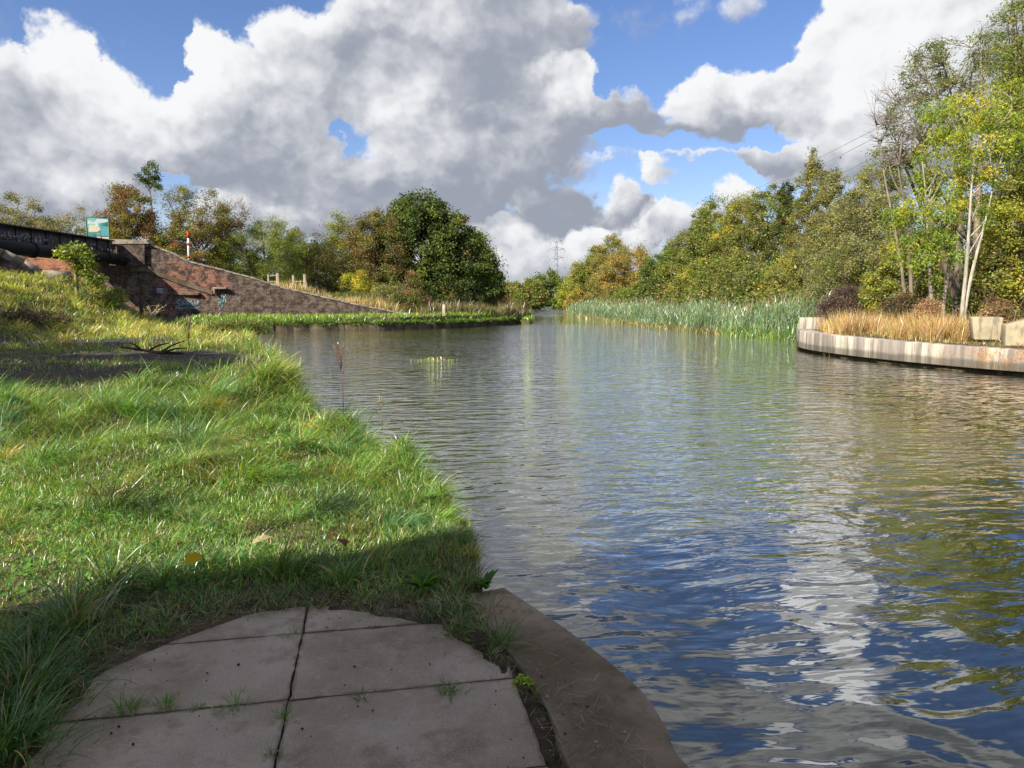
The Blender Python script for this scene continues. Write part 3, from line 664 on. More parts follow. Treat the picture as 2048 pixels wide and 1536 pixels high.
g = G(); strip(g, .50, .9, -.9, .12); adopt(g.mesh('back_wall', M['dark_wood']), qw)
LQ = np.concatenate([[0], np.cumsum(np.linalg.norm(np.diff(Q_, axis=0), axis=1))])
for k, s_ in enumerate(np.arange(2.5, LQ[-1] - 3, 1.15)):
    c_ = [np.interp(s_, LQ, Q_[:, i]) for i in (0, 1)]; nn = [np.interp(s_, LQ, Nn[:, i]) for i in (0, 1)]
    g = G(); g.tube([(c_[0] + nn[0] * .34, c_[1] + nn[1] * .34, -.6), (c_[0] + nn[0] * .34, c_[1] + nn[1] * .34, .111)], .15, 8); adopt(g.mesh('pile', M['coping']), qw)
g = G(); P_ = [at(1603, 640, 31.5), at(1640, 641, 30.8)]
a = at(1604, 636, 30.6); g.box((0, 0, 0), (.9, .3, a[2] - .6)); o = bevel(g.mesh('upstand', M['quay']), .02, 1); o.location = (a[0], a[1], .62); adopt(o, qw)
# concrete anchor blocks on the quay
def block(u0, u1, vt, vb, y, d_, label, lean=0.0, sk=0.0):
    a, b = at(u0, vb + 8, y), at(u1, vt, y); g = G(); W_ = b[0] - a[0]; H_ = b[2] - a[2]
    v = []
    for zz, inset in ((0, sk), (H_, 0)):
        for x_, y_ in ((inset, 0), (W_ - inset * .5, 0), (W_ - inset * .5, d_), (inset, d_)): v.append((x_, y_, zz + (lean * x_ if zz else 0)))
    g.add(v, [(0,3,2,1),(4,5,6,7),(0,1,5,4),(1,2,6,5),(2,3,7,6),(3,0,4,7)])
    o = bevel(g.mesh('concrete_block', M['lichen']), .05, 3); o.location = (a[0], a[1], a[2]); o.rotation_euler.z = -math.atan2(a[0], a[1]) * .8; tag(o, label, 'concrete block', 'old concrete blocks on the quay')
block(1940, 1998, 634, 672, 22.0, .9, 'upright lichen-covered concrete block standing in dry grass on the quay', 0, .10)
block(2008, 2110, 650, 690, 20.5, 1.0, 'sloping-topped concrete block cut by the right picture edge', .30, .02)

# pylons far off and the power cables over the wood
def pylon(u, vt, vb, Y, label, wd):
    b_, t_ = at(u, vb, Y), at(u, vt, Y); H_ = t_[2]; e = empty('electricity_pylon', (b_[0], Y, 0), label, 'pylon', 'electricity pylons on the skyline')
    g = G(); r_ = wd * .55
    def hw(z): return np.interp(z / H_, [0, .55, 1], [H_ * .085, H_ * .030, H_ * .012])
    lv = np.linspace(0, H_, 13)
    for sx, sy in ((-1,-1),(1,-1),(1,1),(-1,1)): g.tube([(sx * hw(z), sy * hw(z), z) for z in lv], r_, 4)
    for z0, z1 in zip(lv[:-1], lv[1:]):
        for (ax, ay), (bx_, by_) in (((-1,-1),(1,-1)),((1,-1),(1,1)),((1,1),(-1,1)),((-1,1),(-1,-1))):
            g.tube([(ax * hw(z0), ay * hw(z0), z0), (bx_ * hw(z1), by_ * hw(z1), z1)], r_ * .6, 3); g.tube([(bx_ * hw(z0), by_ * hw(z0), z0), (ax * hw(z1), ay * hw(z1), z1)], r_ * .6, 3)
    g.mesh('lattice_tower', M['steel'], e)
    for f_, L in ((.70, .105), (.83, .125), (.95, .09)):
        g = G(); z = H_ * f_; x = H_ * L
        for s_ in (-1, 1):
            g.tube([(0, -hw(z), z), (s_ * x, 0, z + .02 * H_)], r_ * .8, 3); g.tube([(0, hw(z), z), (s_ * x, 0, z + .02 * H_)], r_ * .8, 3); g.tube([(0, 0, z + .05 * H_), (s_ * x, 0, z + .02 * H_)], r_ * .8, 3); g.tube([(s_ * x, 0, z + .02 * H_), (s_ * x, 0, z - .03 * H_)], r_, 4)
        g.mesh('cross_arm', M['steel'], e)
    return e
pylon(1112, 478, 575, 420, 'nearer steel lattice pylon above the far tree line', .32)
pylon(1006, 517, 590, 650, 'fainter smaller steel pylon just right of the big dark tree', .42)
cab = empty('power_cables', (80, 120, 30), 'thin power cables sagging across the sky above the right-hand wood', 'cable')
for (u0, v0, u1, v1) in ((1460,398,1830,205),(1480,405,1830,222),(1560,398,1830,262),(1690,362,1850,290),(1600,396,1900,250)):
    A, B = at(u0, v0 + 4, 170), at(u1, v1, 95); B2 = A + (B - A) * 1.7; g = G()
    g.tube([A + (B2 - A) * t - np.array([0, 0, 3.0 * t * (1 - t)]) for t in np.linspace(-.2, 1, 14)], .045, 4); adopt(g.mesh('cable', M['steel']), cab)

# the road bridge overhead whose shadow lies on the slabs
br = empty('overhead_bridge', (0, 0, 0), 'concrete road bridge over the camera, seen only by its shadow on the slabs', 'bridge', rz=math.radians(28))
g = G(); g.box((-16, -2.6, 3.9), (31, 1.249, 4.2)); bevel(g.mesh('deck', M['stone'], br), .03, 1)
g = G(); g.box((-16, 1.25, 3.88), (31, 1.66, 6.62)); bevel(g.mesh('parapet', M['stone'], br), .03, 1)
g = G(); g.box((-16, -2.6, -.8), (-13, 1.24, 3.899)); g.mesh('abutment', M['brick'], br)
g = G(); g.box((28, -2.6, -.8), (31, 1.24, 3.899)); g.mesh('abutment', M['brick'], br)
PALF = 1.9
# ------------------------------------------------------------------ grass
def blades(g_, P, az, L, th0, curl, W, C, nseg=3):
    """curved tapering blades: P base, az heading, L length, th0 first lean from upright, curl added lean, W width, C colour"""
    N = len(P)
    if N == 0: return
    hd = np.stack([np.cos(az), np.sin(az), np.zeros(N)], 1); sd_ = np.stack([-np.sin(az), np.cos(az), np.zeros(N)], 1)
    tw = RNG.uniform(-1.2, 1.2, N); sd_ = sd_ * np.cos(tw)[:, None] + hd * np.sin(tw)[:, None]
    p = P.copy(); lev = []; wf = np.interp(np.arange(nseg) / nseg, [0, .35, 1], [.75, 1, .2])
    for k in range(nseg + 1):
        if k < nseg: lev.append(p - sd_ * (W * wf[k] / 2)[:, None]); lev.append(p + sd_ * (W * wf[k] / 2)[:, None])
        else: lev.append(p.copy())
        th = th0 + curl * (k + .5) / nseg
        p = p + (hd * np.sin(th)[:, None] + np.array([0, 0, 1.]) * np.cos(th)[:, None]) * (L / nseg)[:, None]
    V = np.stack(lev, 1); nv = 2 * nseg + 1; b = np.arange(N)[:, None] * nv
    Q = np.concatenate([b + np.array([[2*k, 2*k+1, 2*k+3, 2*k+2]]) for k in range(nseg - 1)]) if nseg > 1 else None
    T = b + np.array([[2 * nseg - 2, 2 * nseg - 1, 2 * nseg]])
    f = np.linspace(.85, 1.12, nv)[None, :, None]
    g_.add(V.reshape(-1, 3), Q, T, col=(np.asarray(C)[:, None, :] * np.ones((1, nv, 1))).reshape(-1, 3))
def pal(N, cols, wts, jit=.30):
    c = np.array(cols)[RNG.choice(len(cols), N, p=np.array(wts) / np.sum(wts))]
    return np.clip(PALF * c * RNG.normal(1, jit, (N, 1)) * RNG.normal(1, jit * .35, (N, 3)), .004, 1)
GRN = [(.072,.165,.018),(.105,.205,.022),(.048,.118,.020),(.140,.215,.030),(.36,.31,.12),(.24,.22,.065)]
def keep_land(X, Y, m=-.02):
    s_ = seg_dist(X, Y, WATER) * np.where(inside(X, Y, WATER), -1, 1); return s_ > m
def pave_d(X, Y): return seg_dist(X, Y, PAVE) * np.where(inside(X, Y, PAVE), -1, 1)
def scatter(n, x0, x1, y0, y1, dens=None, m=-.02):
    X, Y = RNG.uniform(x0, x1, n), RNG.uniform(y0, y1, n); k = keep_land(X, Y, m)
    vis = (np.abs(X) < Y * .9 + 1.2); k &= vis
    k &= ~((pave_d(X, Y) < -.05 + .05 * wob(X, Y, 8.)) & (Y < 5)); k &= ~(inside(X, Y, KERB))
    if dens is not None: k &= RNG.uniform(0, 1, n) < dens(X, Y)
    return X[k], Y[k]
def bare(X, Y):                                          # bare cinder patches and the worn earth by the slabs
    b = np.zeros_like(X)
    for u, v, y_, rx, ry in ((60,690,24,3.4,2.6),(110,750,17.5,4.4,2.0),(265,688,24,2.6,2.6),(220,755,17.2,2.4,1.4),(270,768,15.6,1.8,1.0),(10,760,16.5,3.0,1.6),(140,778,14.8,3.2,1.0),(300,712,21,2.4,1.6)):
        q = gp(u, v, .5); b = np.maximum(b, np.exp(-(((X - q[0]) / rx) ** 2 + ((Y - q[1]) / ry) ** 2) ** 1.3))
    return np.clip(b * 1.35, 0, 1)
g = G()
# short sward, thick near the camera
for (n, x0, x1, y0, y1, l0, l1, w_, ns) in ((130000,-4.0,.3,2.0,5.6,.03,.085,.0042,2),(200000,-6.0,-.3,5.0,9.0,.04,.12,.0050,2),(120000,-10,-1.5,8.5,14.5,.06,.18,.0078,2),(60000,-14,-5,14,22,.06,.17,.010,2),(60000,-24,-9,20,36,.12,.36,.020,2)):
    X, Y = scatter(n, x0, x1, y0, y1)
    edge = sst(pave_d(X, Y), -.02, .30); wv_ = wob(X * 1.0, Y, 1.6); wv2 = wob(X + 3, Y - 5, 4.5)
    kp = RNG.uniform(0, 1, len(X)) < np.clip(edge * .9 + .1 + np.where(Y > 5, 1, 0), 0, 1) * (1 - .93 * bare(X, Y)) * np.clip(.95 + .4 * wv2, .55, 1) * (.5 if y0 == 14 else 1)
    X, Y, wv_, wv2, edge = X[kp], Y[kp], wv_[kp], wv2[kp], edge[kp]; N = len(X)
    P = np.stack([X, Y, ground_z(X, Y) - .01], 1)
    L = RNG.uniform(l0, l1, N) * np.clip(1 + .45 * wv2, .5, 1.7) * np.where(Y < 5.2, .5 + .5 * edge, 1)
    dry = np.clip(.48 + .8 * wv_ + .35 * wv2, 0, 1)
    C = pal(N, GRN, (3, 3, 2, 2.0, .45, .6)); Cd = pal(N, [(.23,.20,.075),(.18,.17,.05),(.15,.16,.04),(.32,.27,.13),(.10,.14,.025)], (2, 2, 2, 1, 2))
    sel = RNG.uniform(0, 1, N) < dry * .45 + np.where(Y < 5, .18 * (1 - edge), 0); C[sel] = Cd[sel]
    if y0 >= 14:
        kq = RNG.uniform(0, 1, N) < np.clip(.35 + 1.1 * wob(X, Y, .9), .06, 1); L = L * np.where(kq, 1, .35)
        sel = RNG.uniform(0, 1, N) < .45; C[sel] = pal(N, [(.25,.215,.065),(.18,.165,.05),(.15,.17,.04)], (1, 1, 1))[sel]
    blades(g, P, RNG.uniform(0, 6.283, N), L, np.abs(RNG.normal(.15, .45, N)), RNG.uniform(.2, 1.7, N), np.full(N, w_) * RNG.uniform(.7, 1.4, N), C, ns)
tag(g.mesh('short_grass', M['grass'], smooth=True), 'short green and straw grass covering the near bank', 'grass', kind='stuff')

def tussocks(g_, X, Y, nb, R, L0, W_, cols, wts, lean=(0, 0), dryp=0.0, seg=4, curl=(.6, 2.0)):
    for x, y in zip(X, Y):
        f = RNG.uniform(.45, 1.5); n = int(nb * f); r = R * f
        a = RNG.uniform(0, 6.283, n); d = np.abs(RNG.normal(0, .45, n)) * r
        px_, py_ = x + np.cos(a) * d, y + np.sin(a) * d
        P = np.stack([px_, py_, ground_z(px_, py_) - .015], 1); ok = keep_land(px_, py_, -.12)
        hd_ = a + RNG.normal(0, .5, n); th = np.clip(RNG.normal(.1, .2, n) + d / r * .5, 0, 1.4)
        lx_, ly_ = np.cos(hd_) * th + lean[0], np.sin(hd_) * th + lean[1]
        hd_, th = np.arctan2(ly_, lx_), np.hypot(lx_, ly_)
        L = L0 * f * RNG.uniform(.45, 1.15, n)
        C = pal(n, cols, wts, .24) * RNG.normal(1, .2) * (RNG.normal(1, .10), 1, RNG.normal(1.1, .3))
        Wn = np.full(n, W_) * RNG.uniform(.7, 1.35, n)
        if dryp: 
            s_ = RNG.uniform(0, 1, n) < dryp * RNG.uniform(.2, 1.2); Wn[s_] *= .62; C[s_] = pal(n, [(.34,.28,.13),(.26,.22,.085),(.20,.165,.065)], (1, 1, 1))[s_]
        blades(g_, P[ok], hd_[ok], L[ok], th[ok], RNG.uniform(*curl, n)[ok], Wn[ok], C[ok], seg)
g = G()
T1 = [(.085,.170,.020),(.125,.200,.026),(.060,.130,.026),(.100,.165,.050),(.17,.22,.035)]
T2 = [(.055,.135,.040),(.075,.160,.055),(.100,.175,.060)]; T3 = [(.16,.17,.035),(.22,.20,.06),(.12,.165,.025)]
def mixed(X, Y, nb, R, L0, W_, lean, dryp):
    kind = RNG.choice(3, len(X), p=(.54, .28, .18))
    for k_, cols in enumerate((T1, T2, T3)):
        m_ = kind == k_; tussocks(g, X[m_], Y[m_], nb, R, L0, W_, cols, np.ones(len(cols)), lean, dryp + (.2 if k_ == 2 else 0), 4, (.7, 2.3))
X, Y = scatter(900, -4.2, 0, 4.2, 6.5, lambda x, y: .07 + .16 * (pave_d(x, y) > .9)); mixed(X, Y, 95, .13, .16, .0048, (.15, -.1), .22)
X, Y = scatter(1500, -6.5, 0, 6, 10, lambda x, y: np.clip(.20 + .45 * wob(x, y, 1.3), .03, 1)); mixed(X, Y, 115, .22, .30, .0060, (.22, -.1), .12)
X, Y = scatter(1300, -11, -2, 9.5, 14.4, lambda x, y: np.clip(.30 + .5 * wob(x, y, 1.1), .06, 1) * (1 - bare(x, y))); mixed(X, Y, 110, .32, .43, .0092, (.25, -.12), .14)
q = np.array([gp(u, v, .45)[:2] for u, v in ((390,905),(340,915),(430,900),(150,900),(115,930),(180,920),(650,1010),(230,1010),(500,960),(60,1010),(720,900),(760,960),(800,1040),(820,990),(300,1030))]); mixed(q[:, 0], q[:, 1], 190, .26, .40, .0060, (.45, -.2), .05)
X, Y = scatter(420, -16, -5, 15, 23, lambda x, y: np.clip(.25 + .8 * wob(x, y, .9), 0, 1) * (1 - bare(x, y))); tussocks(g, X, Y, 50, .26, .24, .012, T1, (2, 2, 2, 1, 2), (.1, 0), .35)
X, Y = scatter(900, -26, -9, 22, 38, lambda x, y: .75 * (1 - bare(x, y))); tussocks(g, X, Y, 46, .40, .46, .022, [(.20,.24,.035),(.29,.28,.05),(.12,.18,.03),(.36,.32,.09)], (3, 3, 2, 2), (.1, 0), .40, 3)
# bank edge fringe hanging over the water
NBp = np.array([NB[NBANK]] + NB[NBANK + 1:NBANK + 10]); Lb = np.concatenate([[0], np.cumsum(np.linalg.norm(np.diff(NBp, axis=0), axis=1))])
s_ = RNG.uniform(.15, Lb[-1], 330); X = np.interp(s_, Lb, NBp[:, 0]) - np.abs(RNG.normal(.10, .13, 330)); Y = np.interp(s_, Lb, NBp[:, 1]) + RNG.normal(0, .1, 330)
k = (Y > 4.75); fy = Y < 8
tussocks(g, X[k & fy], Y[k & fy], 95, .17, .25, .0055, T1, (3, 3, 1, 2, 2), (.35, -.05), .10)
tussocks(g, X[k & ~fy], Y[k & ~fy], 80, .24, .42, .0095, T1, (3, 2, 2, 2, 2), (.35, -.05), .22)
# straw-coloured tussock spilling over at the bend of the bank
q = np.array([gp(u, v, .45)[:2] for u, v in ((560,790),(600,800),(640,808),(530,775),(585,780),(620,785),(660,815))]); tussocks(g, q[:, 0], q[:, 1], 170, .30, .62, .0085, [(.46,.38,.17),(.36,.31,.12),(.22,.23,.06),(.15,.19,.04)], (3, 3, 2, 1), (.42, -.28), 0, 4, (1.0, 2.6))
# darker clumps near the slabs
q = np.array([gp(u, v, .37)[:2] for u, v in ((260,1165),(300,1150),(215,1185),(330,1175),(120,1290),(95,1270),(150,1265),(60,1310),(30,1390),(60,1410),(20,1440),(420,1150),(470,1142),(650,1150),(690,1162),(560,1150),(0,1330),(40,1480),(10,1510),(75,1360))])
tussocks(g, q[:, 0], q[:, 1], 150, .16, .26, .006, [(.040,.105,.016),(.055,.125,.018),(.085,.14,.025),(.20,.17,.06)], (3, 3, 2, 1), (0, 0), .12)
q = np.array([gp(u, v, .36)[:2] for u, v in ((860,1165),(890,1150),(930,1160),(960,1185),(930,1225),(900,1215),(950,1240),(980,1215),(820,1150),(780,1150))]); tussocks(g, q[:, 0], q[:, 1], 70, .12, .15, .0048, [(.055,.11,.02),(.085,.13,.03),(.24,.20,.08)], (2, 2, 1), (0, -.1), .25)
X, Y = RNG.uniform(-2.3, .4, 900), RNG.uniform(2.4, 4.6, 900); pd_ = pave_d(X, Y); k = (pd_ > -.03) & (pd_ < .28) & keep_land(X, Y, .05) & ~inside(X, Y, KERB) & (RNG.uniform(0, 1, 900) < .55)
tussocks(g, X[k], Y[k], 34, .07, .09, .0042, [(.055,.115,.02),(.08,.14,.028),(.18,.15,.06)], (3, 2, 1), (0, 0), .25, 3)
tag(g.mesh('tussock_grass', M['grass'], smooth=True), 'long tussocky grass heaped along the near bank and its edge', 'grass', kind='stuff')

g = G(); X, Y = scatter(2600, -5.5, .2, 3.6, 9.5, lambda x, y: np.clip(.25 + .8 * wob(x + 7, y, 1.9), 0, 1))
for x, y in zip(X, Y):
    z = float(ground_z([x], [y])[0]); cc = pal(1, [(.055,.135,.025),(.08,.17,.03),(.10,.19,.035)], (2, 2, 1), .12)[0]
    for k in range(RNG.integers(4, 9)):
        a = RNG.uniform(0, 6.283); d = RNG.uniform(.01, .06); L = RNG.uniform(.018, .05); h_ = RNG.uniform(.03, .10); c_ = np.array([x + np.cos(a) * d, y + np.sin(a) * d, z + h_]); u_ = np.array([np.cos(a), np.sin(a), RNG.uniform(-.2, .6)]) * L; v_ = np.array([-np.sin(a), np.cos(a), RNG.uniform(-.3, .3)]) * L * .36
        g.add([c_, c_ + u_ * .5 + v_, c_ + u_, c_ + u_ * .5 - v_], [(0, 1, 2, 3)], col=cc * RNG.uniform(.8, 1.2))
tag(g.mesh('ground_weeds', M['leaf']), 'clover and small broad-leaved weeds growing through the near grass', 'weeds', kind='stuff')
# dead straw and litter trodden into the earth round the slabs
g = G(); X, Y = RNG.uniform(-2.4, .7, 15000), RNG.uniform(2.2, 4.9, 15000); pd_ = pave_d(X, Y); k = keep_land(X, Y, .02) & (RNG.uniform(0, 1, 15000) < np.exp(-((pd_ - .10) / .17) ** 2) * 1.0 + .005)
X, Y = X[k], Y[k]; N = len(X); kz = np.where(inside(X, Y, KERB), .356, np.where(pave_d(X, Y) < -.07, .355, ground_z(X, Y) + .008))
blades(g, np.stack([X, Y, kz], 1), RNG.uniform(0, 6.283, N), RNG.uniform(.03, .14, N), RNG.uniform(1.38, 1.54, N), RNG.uniform(-.1, .08, N), RNG.uniform(.0015, .0035, N), pal(N, [(.17,.11,.055),(.11,.07,.038),(.25,.18,.09),(.06,.04,.025)], (3, 3, 2, 2)), 2)
tag(g.mesh('straw_litter', M['grass']), 'dead straw and stalks lying round the slabs', 'litter', kind='stuff')
m, out = mat('grit'); bsdf(out, tint(), .9); M['grit'] = m
g = G(); X, Y = RNG.uniform(-2.2, 1.1, 1500), RNG.uniform(2.1, 4.6, 1500); pd_ = pave_d(X, Y)
k = (RNG.uniform(0, 1, 1500) < np.where(pd_ < 0, .20 + .7 * np.exp(-(pd_ / .12) ** 2), np.exp(-(pd_ / .25) ** 2))) & keep_land(X, Y, .04)
for x, y, p_ in zip(X[k], Y[k], pd_[k]):
    r = abs(RNG.normal(.0025, .0022)) + .0015; z = .353 if (p_ < -.06 or inside(np.array([x]), np.array([y]), KERB)[0]) else float(ground_z([x], [y])[0])
    c = (.035, .028, .024) if RNG.uniform() < .72 else (.42, .40, .37); o8 = np.array([(1,0,0),(-1,0,0),(0,1,0),(0,-1,0),(0,0,.8),(0,0,-.8)]) * r * RNG.uniform(.6, 1.4, (6, 1))
    g.add(o8 + (x, y, z + r * .4), tris=[(0,2,4),(2,1,4),(1,3,4),(3,0,4),(2,0,5),(1,2,5),(3,1,5),(0,3,5)], col=c)
tag(g.mesh('grit', M['grit']), 'crumbs of earth and grit strewn on the slabs', 'grit', kind='stuff')

# grass of the far bank, bright and short with weeds over the coping
g = G(); X, Y = RNG.uniform(-23, 2.2, 52000), RNG.uniform(47, 68, 52000); s_ = seg_dist(X, Y, WATER) * np.where(inside(X, Y, WATER), -1, 1)
k = (s_ > .12) & ((Y < wy(X) - .02) | (X > -8.2)); X, Y, s_ = X[k], Y[k], s_[k]; N = len(X)
P = np.stack([X, Y, ground_z(X, Y) - .02], 1); rg = np.clip(1 + .5 * wob(X, Y, .9) + .5 * np.exp(-s_ / .5) * (X > -15), .5, 2.2)
L = RNG.uniform(.16, .40, N) * rg
blades(g, P, RNG.uniform(0, 6.283, N), L, np.abs(RNG.normal(.2, .3, N)), RNG.uniform(.2, 1.3, N), RNG.uniform(.03, .055, N), pal(N, [(.125,.215,.018),(.085,.160,.018),(.17,.225,.025),(.20,.20,.055),(.05,.10,.018)], (4, 3, 3, 1.5, 1.5)), 2)
q = np.interp(RNG.uniform(0, L_[-1], 260), L_, np.arange(len(C_))); X = np.interp(q, np.arange(len(C_)), C_[:, 0]); Y = np.interp(q, np.arange(len(C_)), C_[:, 1]) + .25
k = RNG.uniform(0, 1, 260) < np.where(X < -16, .10, .9); X, Y = X[k], Y[k]
for x, y in zip(X, Y):
    n = 34; f = RNG.uniform(.6, 1.5); a = RNG.uniform(0, 6.283, n); Pp = np.stack([x + np.cos(a) * .2 * f, y + np.sin(a) * .15, np.full(n, .38)], 1)
    blades(g, Pp, np.where(RNG.uniform(0, 1, n) < .5, -1.57 + RNG.normal(0, .7, n), a), RNG.uniform(.2, .5, n) * f, RNG.uniform(.1, .9, n), RNG.uniform(.6, 2.2, n), RNG.uniform(.03, .07, n), pal(n, [(.075,.15,.02),(.11,.18,.025),(.05,.10,.02),(.19,.2,.05)], (3, 3, 2, 1)), 3)
tag(g.mesh('bank_grass', M['grass'], smooth=True), 'bright mown grass and weeds on the far bank below the brick wall', 'grass', kind='stuff')
# dry seedy grass along the top of the ramp and along the far path
g = G()
def rough_strip(pts, n, dep, l0, l1, cols, wts, w_=.035, lift=0.0):
    P = np.array(pts); L = np.concatenate([[0], np.cumsum(np.linalg.norm(np.diff(P, axis=0), axis=1))]); s_ = RNG.uniform(0, L[-1], n)
    X = np.interp(s_, L, P[:, 0]) + RNG.normal(0, dep * .3, n); Y = np.interp(s_, L, P[:, 1]) + np.abs(RNG.normal(0, dep, n)); k = keep_land(X, Y, .1); X, Y = X[k], Y[k]; n = len(X)
    f = np.clip(1 + .6 * wob(X, Y, 1.3), .35, 1.8)
    blades(g, np.stack([X, Y, ground_z(X, Y) - .05], 1), RNG.uniform(0, 6.283, n), RNG.uniform(l0, l1, n) * f, np.abs(RNG.normal(.12, .18, n)), RNG.uniform(.1, 1.1, n), RNG.uniform(.6, 1.5, n) * w_, pal(n, cols, wts), 2)
DRYC = [(.34,.25,.12),(.24,.18,.08),(.16,.17,.05),(.42,.33,.18)]
rough_strip([(wx_0, wy(wx_0) + .7) for wx_0 in np.linspace(-27, -9, 12)], 5200, .9, .3, 1.0, DRYC, (3, 2, 2, 1))
rough_strip([(-14.5, 58.2), (-9, 59)], 1800, 1.2, .25, .8, [(.10,.15,.03),(.20,.20,.06),(.07,.11,.03)], (2, 2, 2))
rough_strip([(-7.6, 58.5), (-4, 60), (-1, 62.5), (.4, 67), (.6, 75)], 6500, 1.1, .5, 1.25, [(.13,.095,.045),(.19,.14,.065),(.09,.09,.035),(.09,.12,.03)], (3, 2, 2, 2), .045)
rough_strip([(2.0, 68), (2.2, 80), (2.8, 100), (3.5, 125)], 3500, .8, .2, .6, [(.07,.11,.022),(.11,.125,.035),(.055,.08,.02)], (2, 2, 1), .06)
tag(g.mesh('rough_grass', M['grass'], smooth=True), 'dry seedy grass and brown stalks along the top of the ramp and the far path', 'grass', kind='stuff')

# reeds standing in the water on the right
g = G(); RP = np.array([(2.0 + 6.3, 116), (8.5, 100), (9.0, 80), (10.1, 58), (12.3, 44), (13.9, 37.6), (14.9, 34.2)]); Lr = np.concatenate([[0], np.cumsum(np.linalg.norm(np.diff(RP, axis=0), axis=1))])
def reed_pts(n, d0, d1):
    s_ = Lr[-1] * (1 - RNG.uniform(0, 1, n) ** 1.5); X = np.interp(s_, Lr, RP[:, 0]); Y = np.interp(s_, Lr, RP[:, 1]); dd = RNG.uniform(d0, d1, n); ed = .5 * wob(X * 0 + s_, s_, .55)
    return X + (dd + ed) * .9, Y + (dd + ed) * .38, s_, dd
X, Y, s_, dd = reed_pts(16000, 0, 4.2); N = len(X); H = RNG.uniform(1.1, 2.1, N) * (1 + .28 * wob(s_, s_ * .3, .5) + .12 * wob(X, Y, 1.9)) * np.interp(dd, [0, .7, 2], [.72, .95, 1.05]); base = np.full(N, -.1)
blades(g, np.stack([X, Y, base], 1), RNG.normal(.2, 1.3, N), H, np.abs(RNG.normal(.06, .07, N)), RNG.uniform(.05, .7, N), RNG.uniform(.022, .042, N), pal(N, [(.080,.135,.060),(.115,.170,.085),(.055,.100,.042),(.15,.18,.065)], (3, 3, 2, 2), .18), 3)
RX, RY = X.copy(), Y.copy(); n2_ = 30000; j = RNG.integers(0, N, n2_); hz = RNG.uniform(.25, .85, n2_)
blades(g, np.stack([X[j], Y[j], hz * H[j]], 1), RNG.normal(.3, 1.6, n2_), RNG.uniform(.35, .75, n2_), RNG.uniform(.2, .6, n2_), RNG.uniform(.2, 1.3, n2_), RNG.uniform(.02, .04, n2_), pal(n2_, [(.090,.145,.068),(.13,.19,.105),(.065,.115,.048),(.16,.19,.07)], (3, 3, 2, 2), .18), 2)
X, Y, s_, dd = reed_pts(5200, -.25, .5); N = len(X)                  # yellowed stems and fresh sedge at the water line
nearr = Y < 43; cols = pal(N, [(.20,.175,.065),(.15,.15,.05),(.28,.24,.11)], (2, 2, 1)); cg = pal(N, [(.085,.16,.03),(.13,.19,.045),(.19,.20,.07)], (2, 2, 1)); cols[nearr] = cg[nearr]
blades(g, np.stack([X, Y, np.full(N, -.05)], 1), RNG.uniform(0, 6.283, N), RNG.uniform(.4, 1.0, N) * np.where(nearr, 1.15, .8), RNG.uniform(.1, .5, N), RNG.uniform(.3, 1.5, N), RNG.uniform(.02, .04, N), cols, 3)
j = RNG.choice(len(H), 1700); X, Y, hz = RX[j], RY[j], H[j] * RNG.uniform(.9, 1.12, 1700); N = 1700
blades(g, np.stack([X, Y, hz - .25], 1), RNG.normal(.3, 1.2, N), RNG.uniform(.25, .45, N), RNG.uniform(.05, .35, N), RNG.uniform(.2, .9, N), RNG.uniform(.03, .055, N), pal(N, [(.14,.095,.06),(.19,.13,.08),(.10,.08,.05)], (2, 2, 1)), 3)
tag(g.mesh('reeds', M['grass'], smooth=True), 'belt of tall blue-green reeds standing in the water along the right bank', 'reeds', kind='stuff')

# orange dry grass on the quay
g = G(); X, Y = RNG.uniform(11, 24, 60000), RNG.uniform(14, 36, 60000); sq = seg_dist(X, Y, QW, False); k = keep_land(X, Y, .45) & (sq < 7.5); X, Y, sq = X[k], Y[k], sq[k]; N = len(X)
cl = np.clip(.5 + .8 * wob(X, Y, 1.0), .15, 1.5); L = RNG.uniform(.08, .34, N) * (.45 + cl * np.clip(sq / 1.2, .35, 2.4))
k = RNG.uniform(0, 1, N) < np.clip(.35 + .9 * wob(X + 5, Y, 1.4), .12, 1); X, Y, L = X[k], Y[k], L[k]; N = len(X)
blades(g, np.stack([X, Y, ground_z(X, Y) - .02], 1), RNG.uniform(0, 6.283, N), L, np.abs(RNG.normal(.2, .25, N)), RNG.uniform(.1, 1.2, N), RNG.uniform(.010, .024, N), pal(N, [(.28,.19,.075),(.36,.27,.12),(.20,.17,.06),(.13,.15,.04),(.24,.14,.055)], (3, 3, 2, 2.4, 1.2), .25), 2)
q = np.array([(at(u, 650, y)[0], y) for u, y in [(RNG.uniform(1650, 1780), RNG.uniform(26, 30)) for _ in range(60)] + [(RNG.uniform(1790, 1860), RNG.uniform(23.5, 27)) for _ in range(40)] + [(RNG.uniform(1860, 1940), RNG.uniform(22.5, 26)) for _ in range(40)]])
for x, y in q:
    n = 60; f = RNG.uniform(.6, 1.3); a = RNG.uniform(0, 6.283, n); P = np.stack([x + np.cos(a) * .2, y + np.sin(a) * .2, ground_z(x + np.cos(a) * .2, y + np.sin(a) * .2) - .02], 1)
    blades(g, P, a, RNG.uniform(.4, .95, n) * f, RNG.uniform(.02, .35, n), RNG.uniform(.1, .8, n), RNG.uniform(.008, .02, n), pal(n, [(.30,.20,.075),(.26,.15,.085),(.38,.28,.12),(.18,.17,.05)], (3, 2, 2, 1.5), .2), 3)
tag(g.mesh('dry_grass', M['grass'], smooth=True), 'orange and straw dry grass covering the top of the concrete quay', 'grass', kind='stuff')

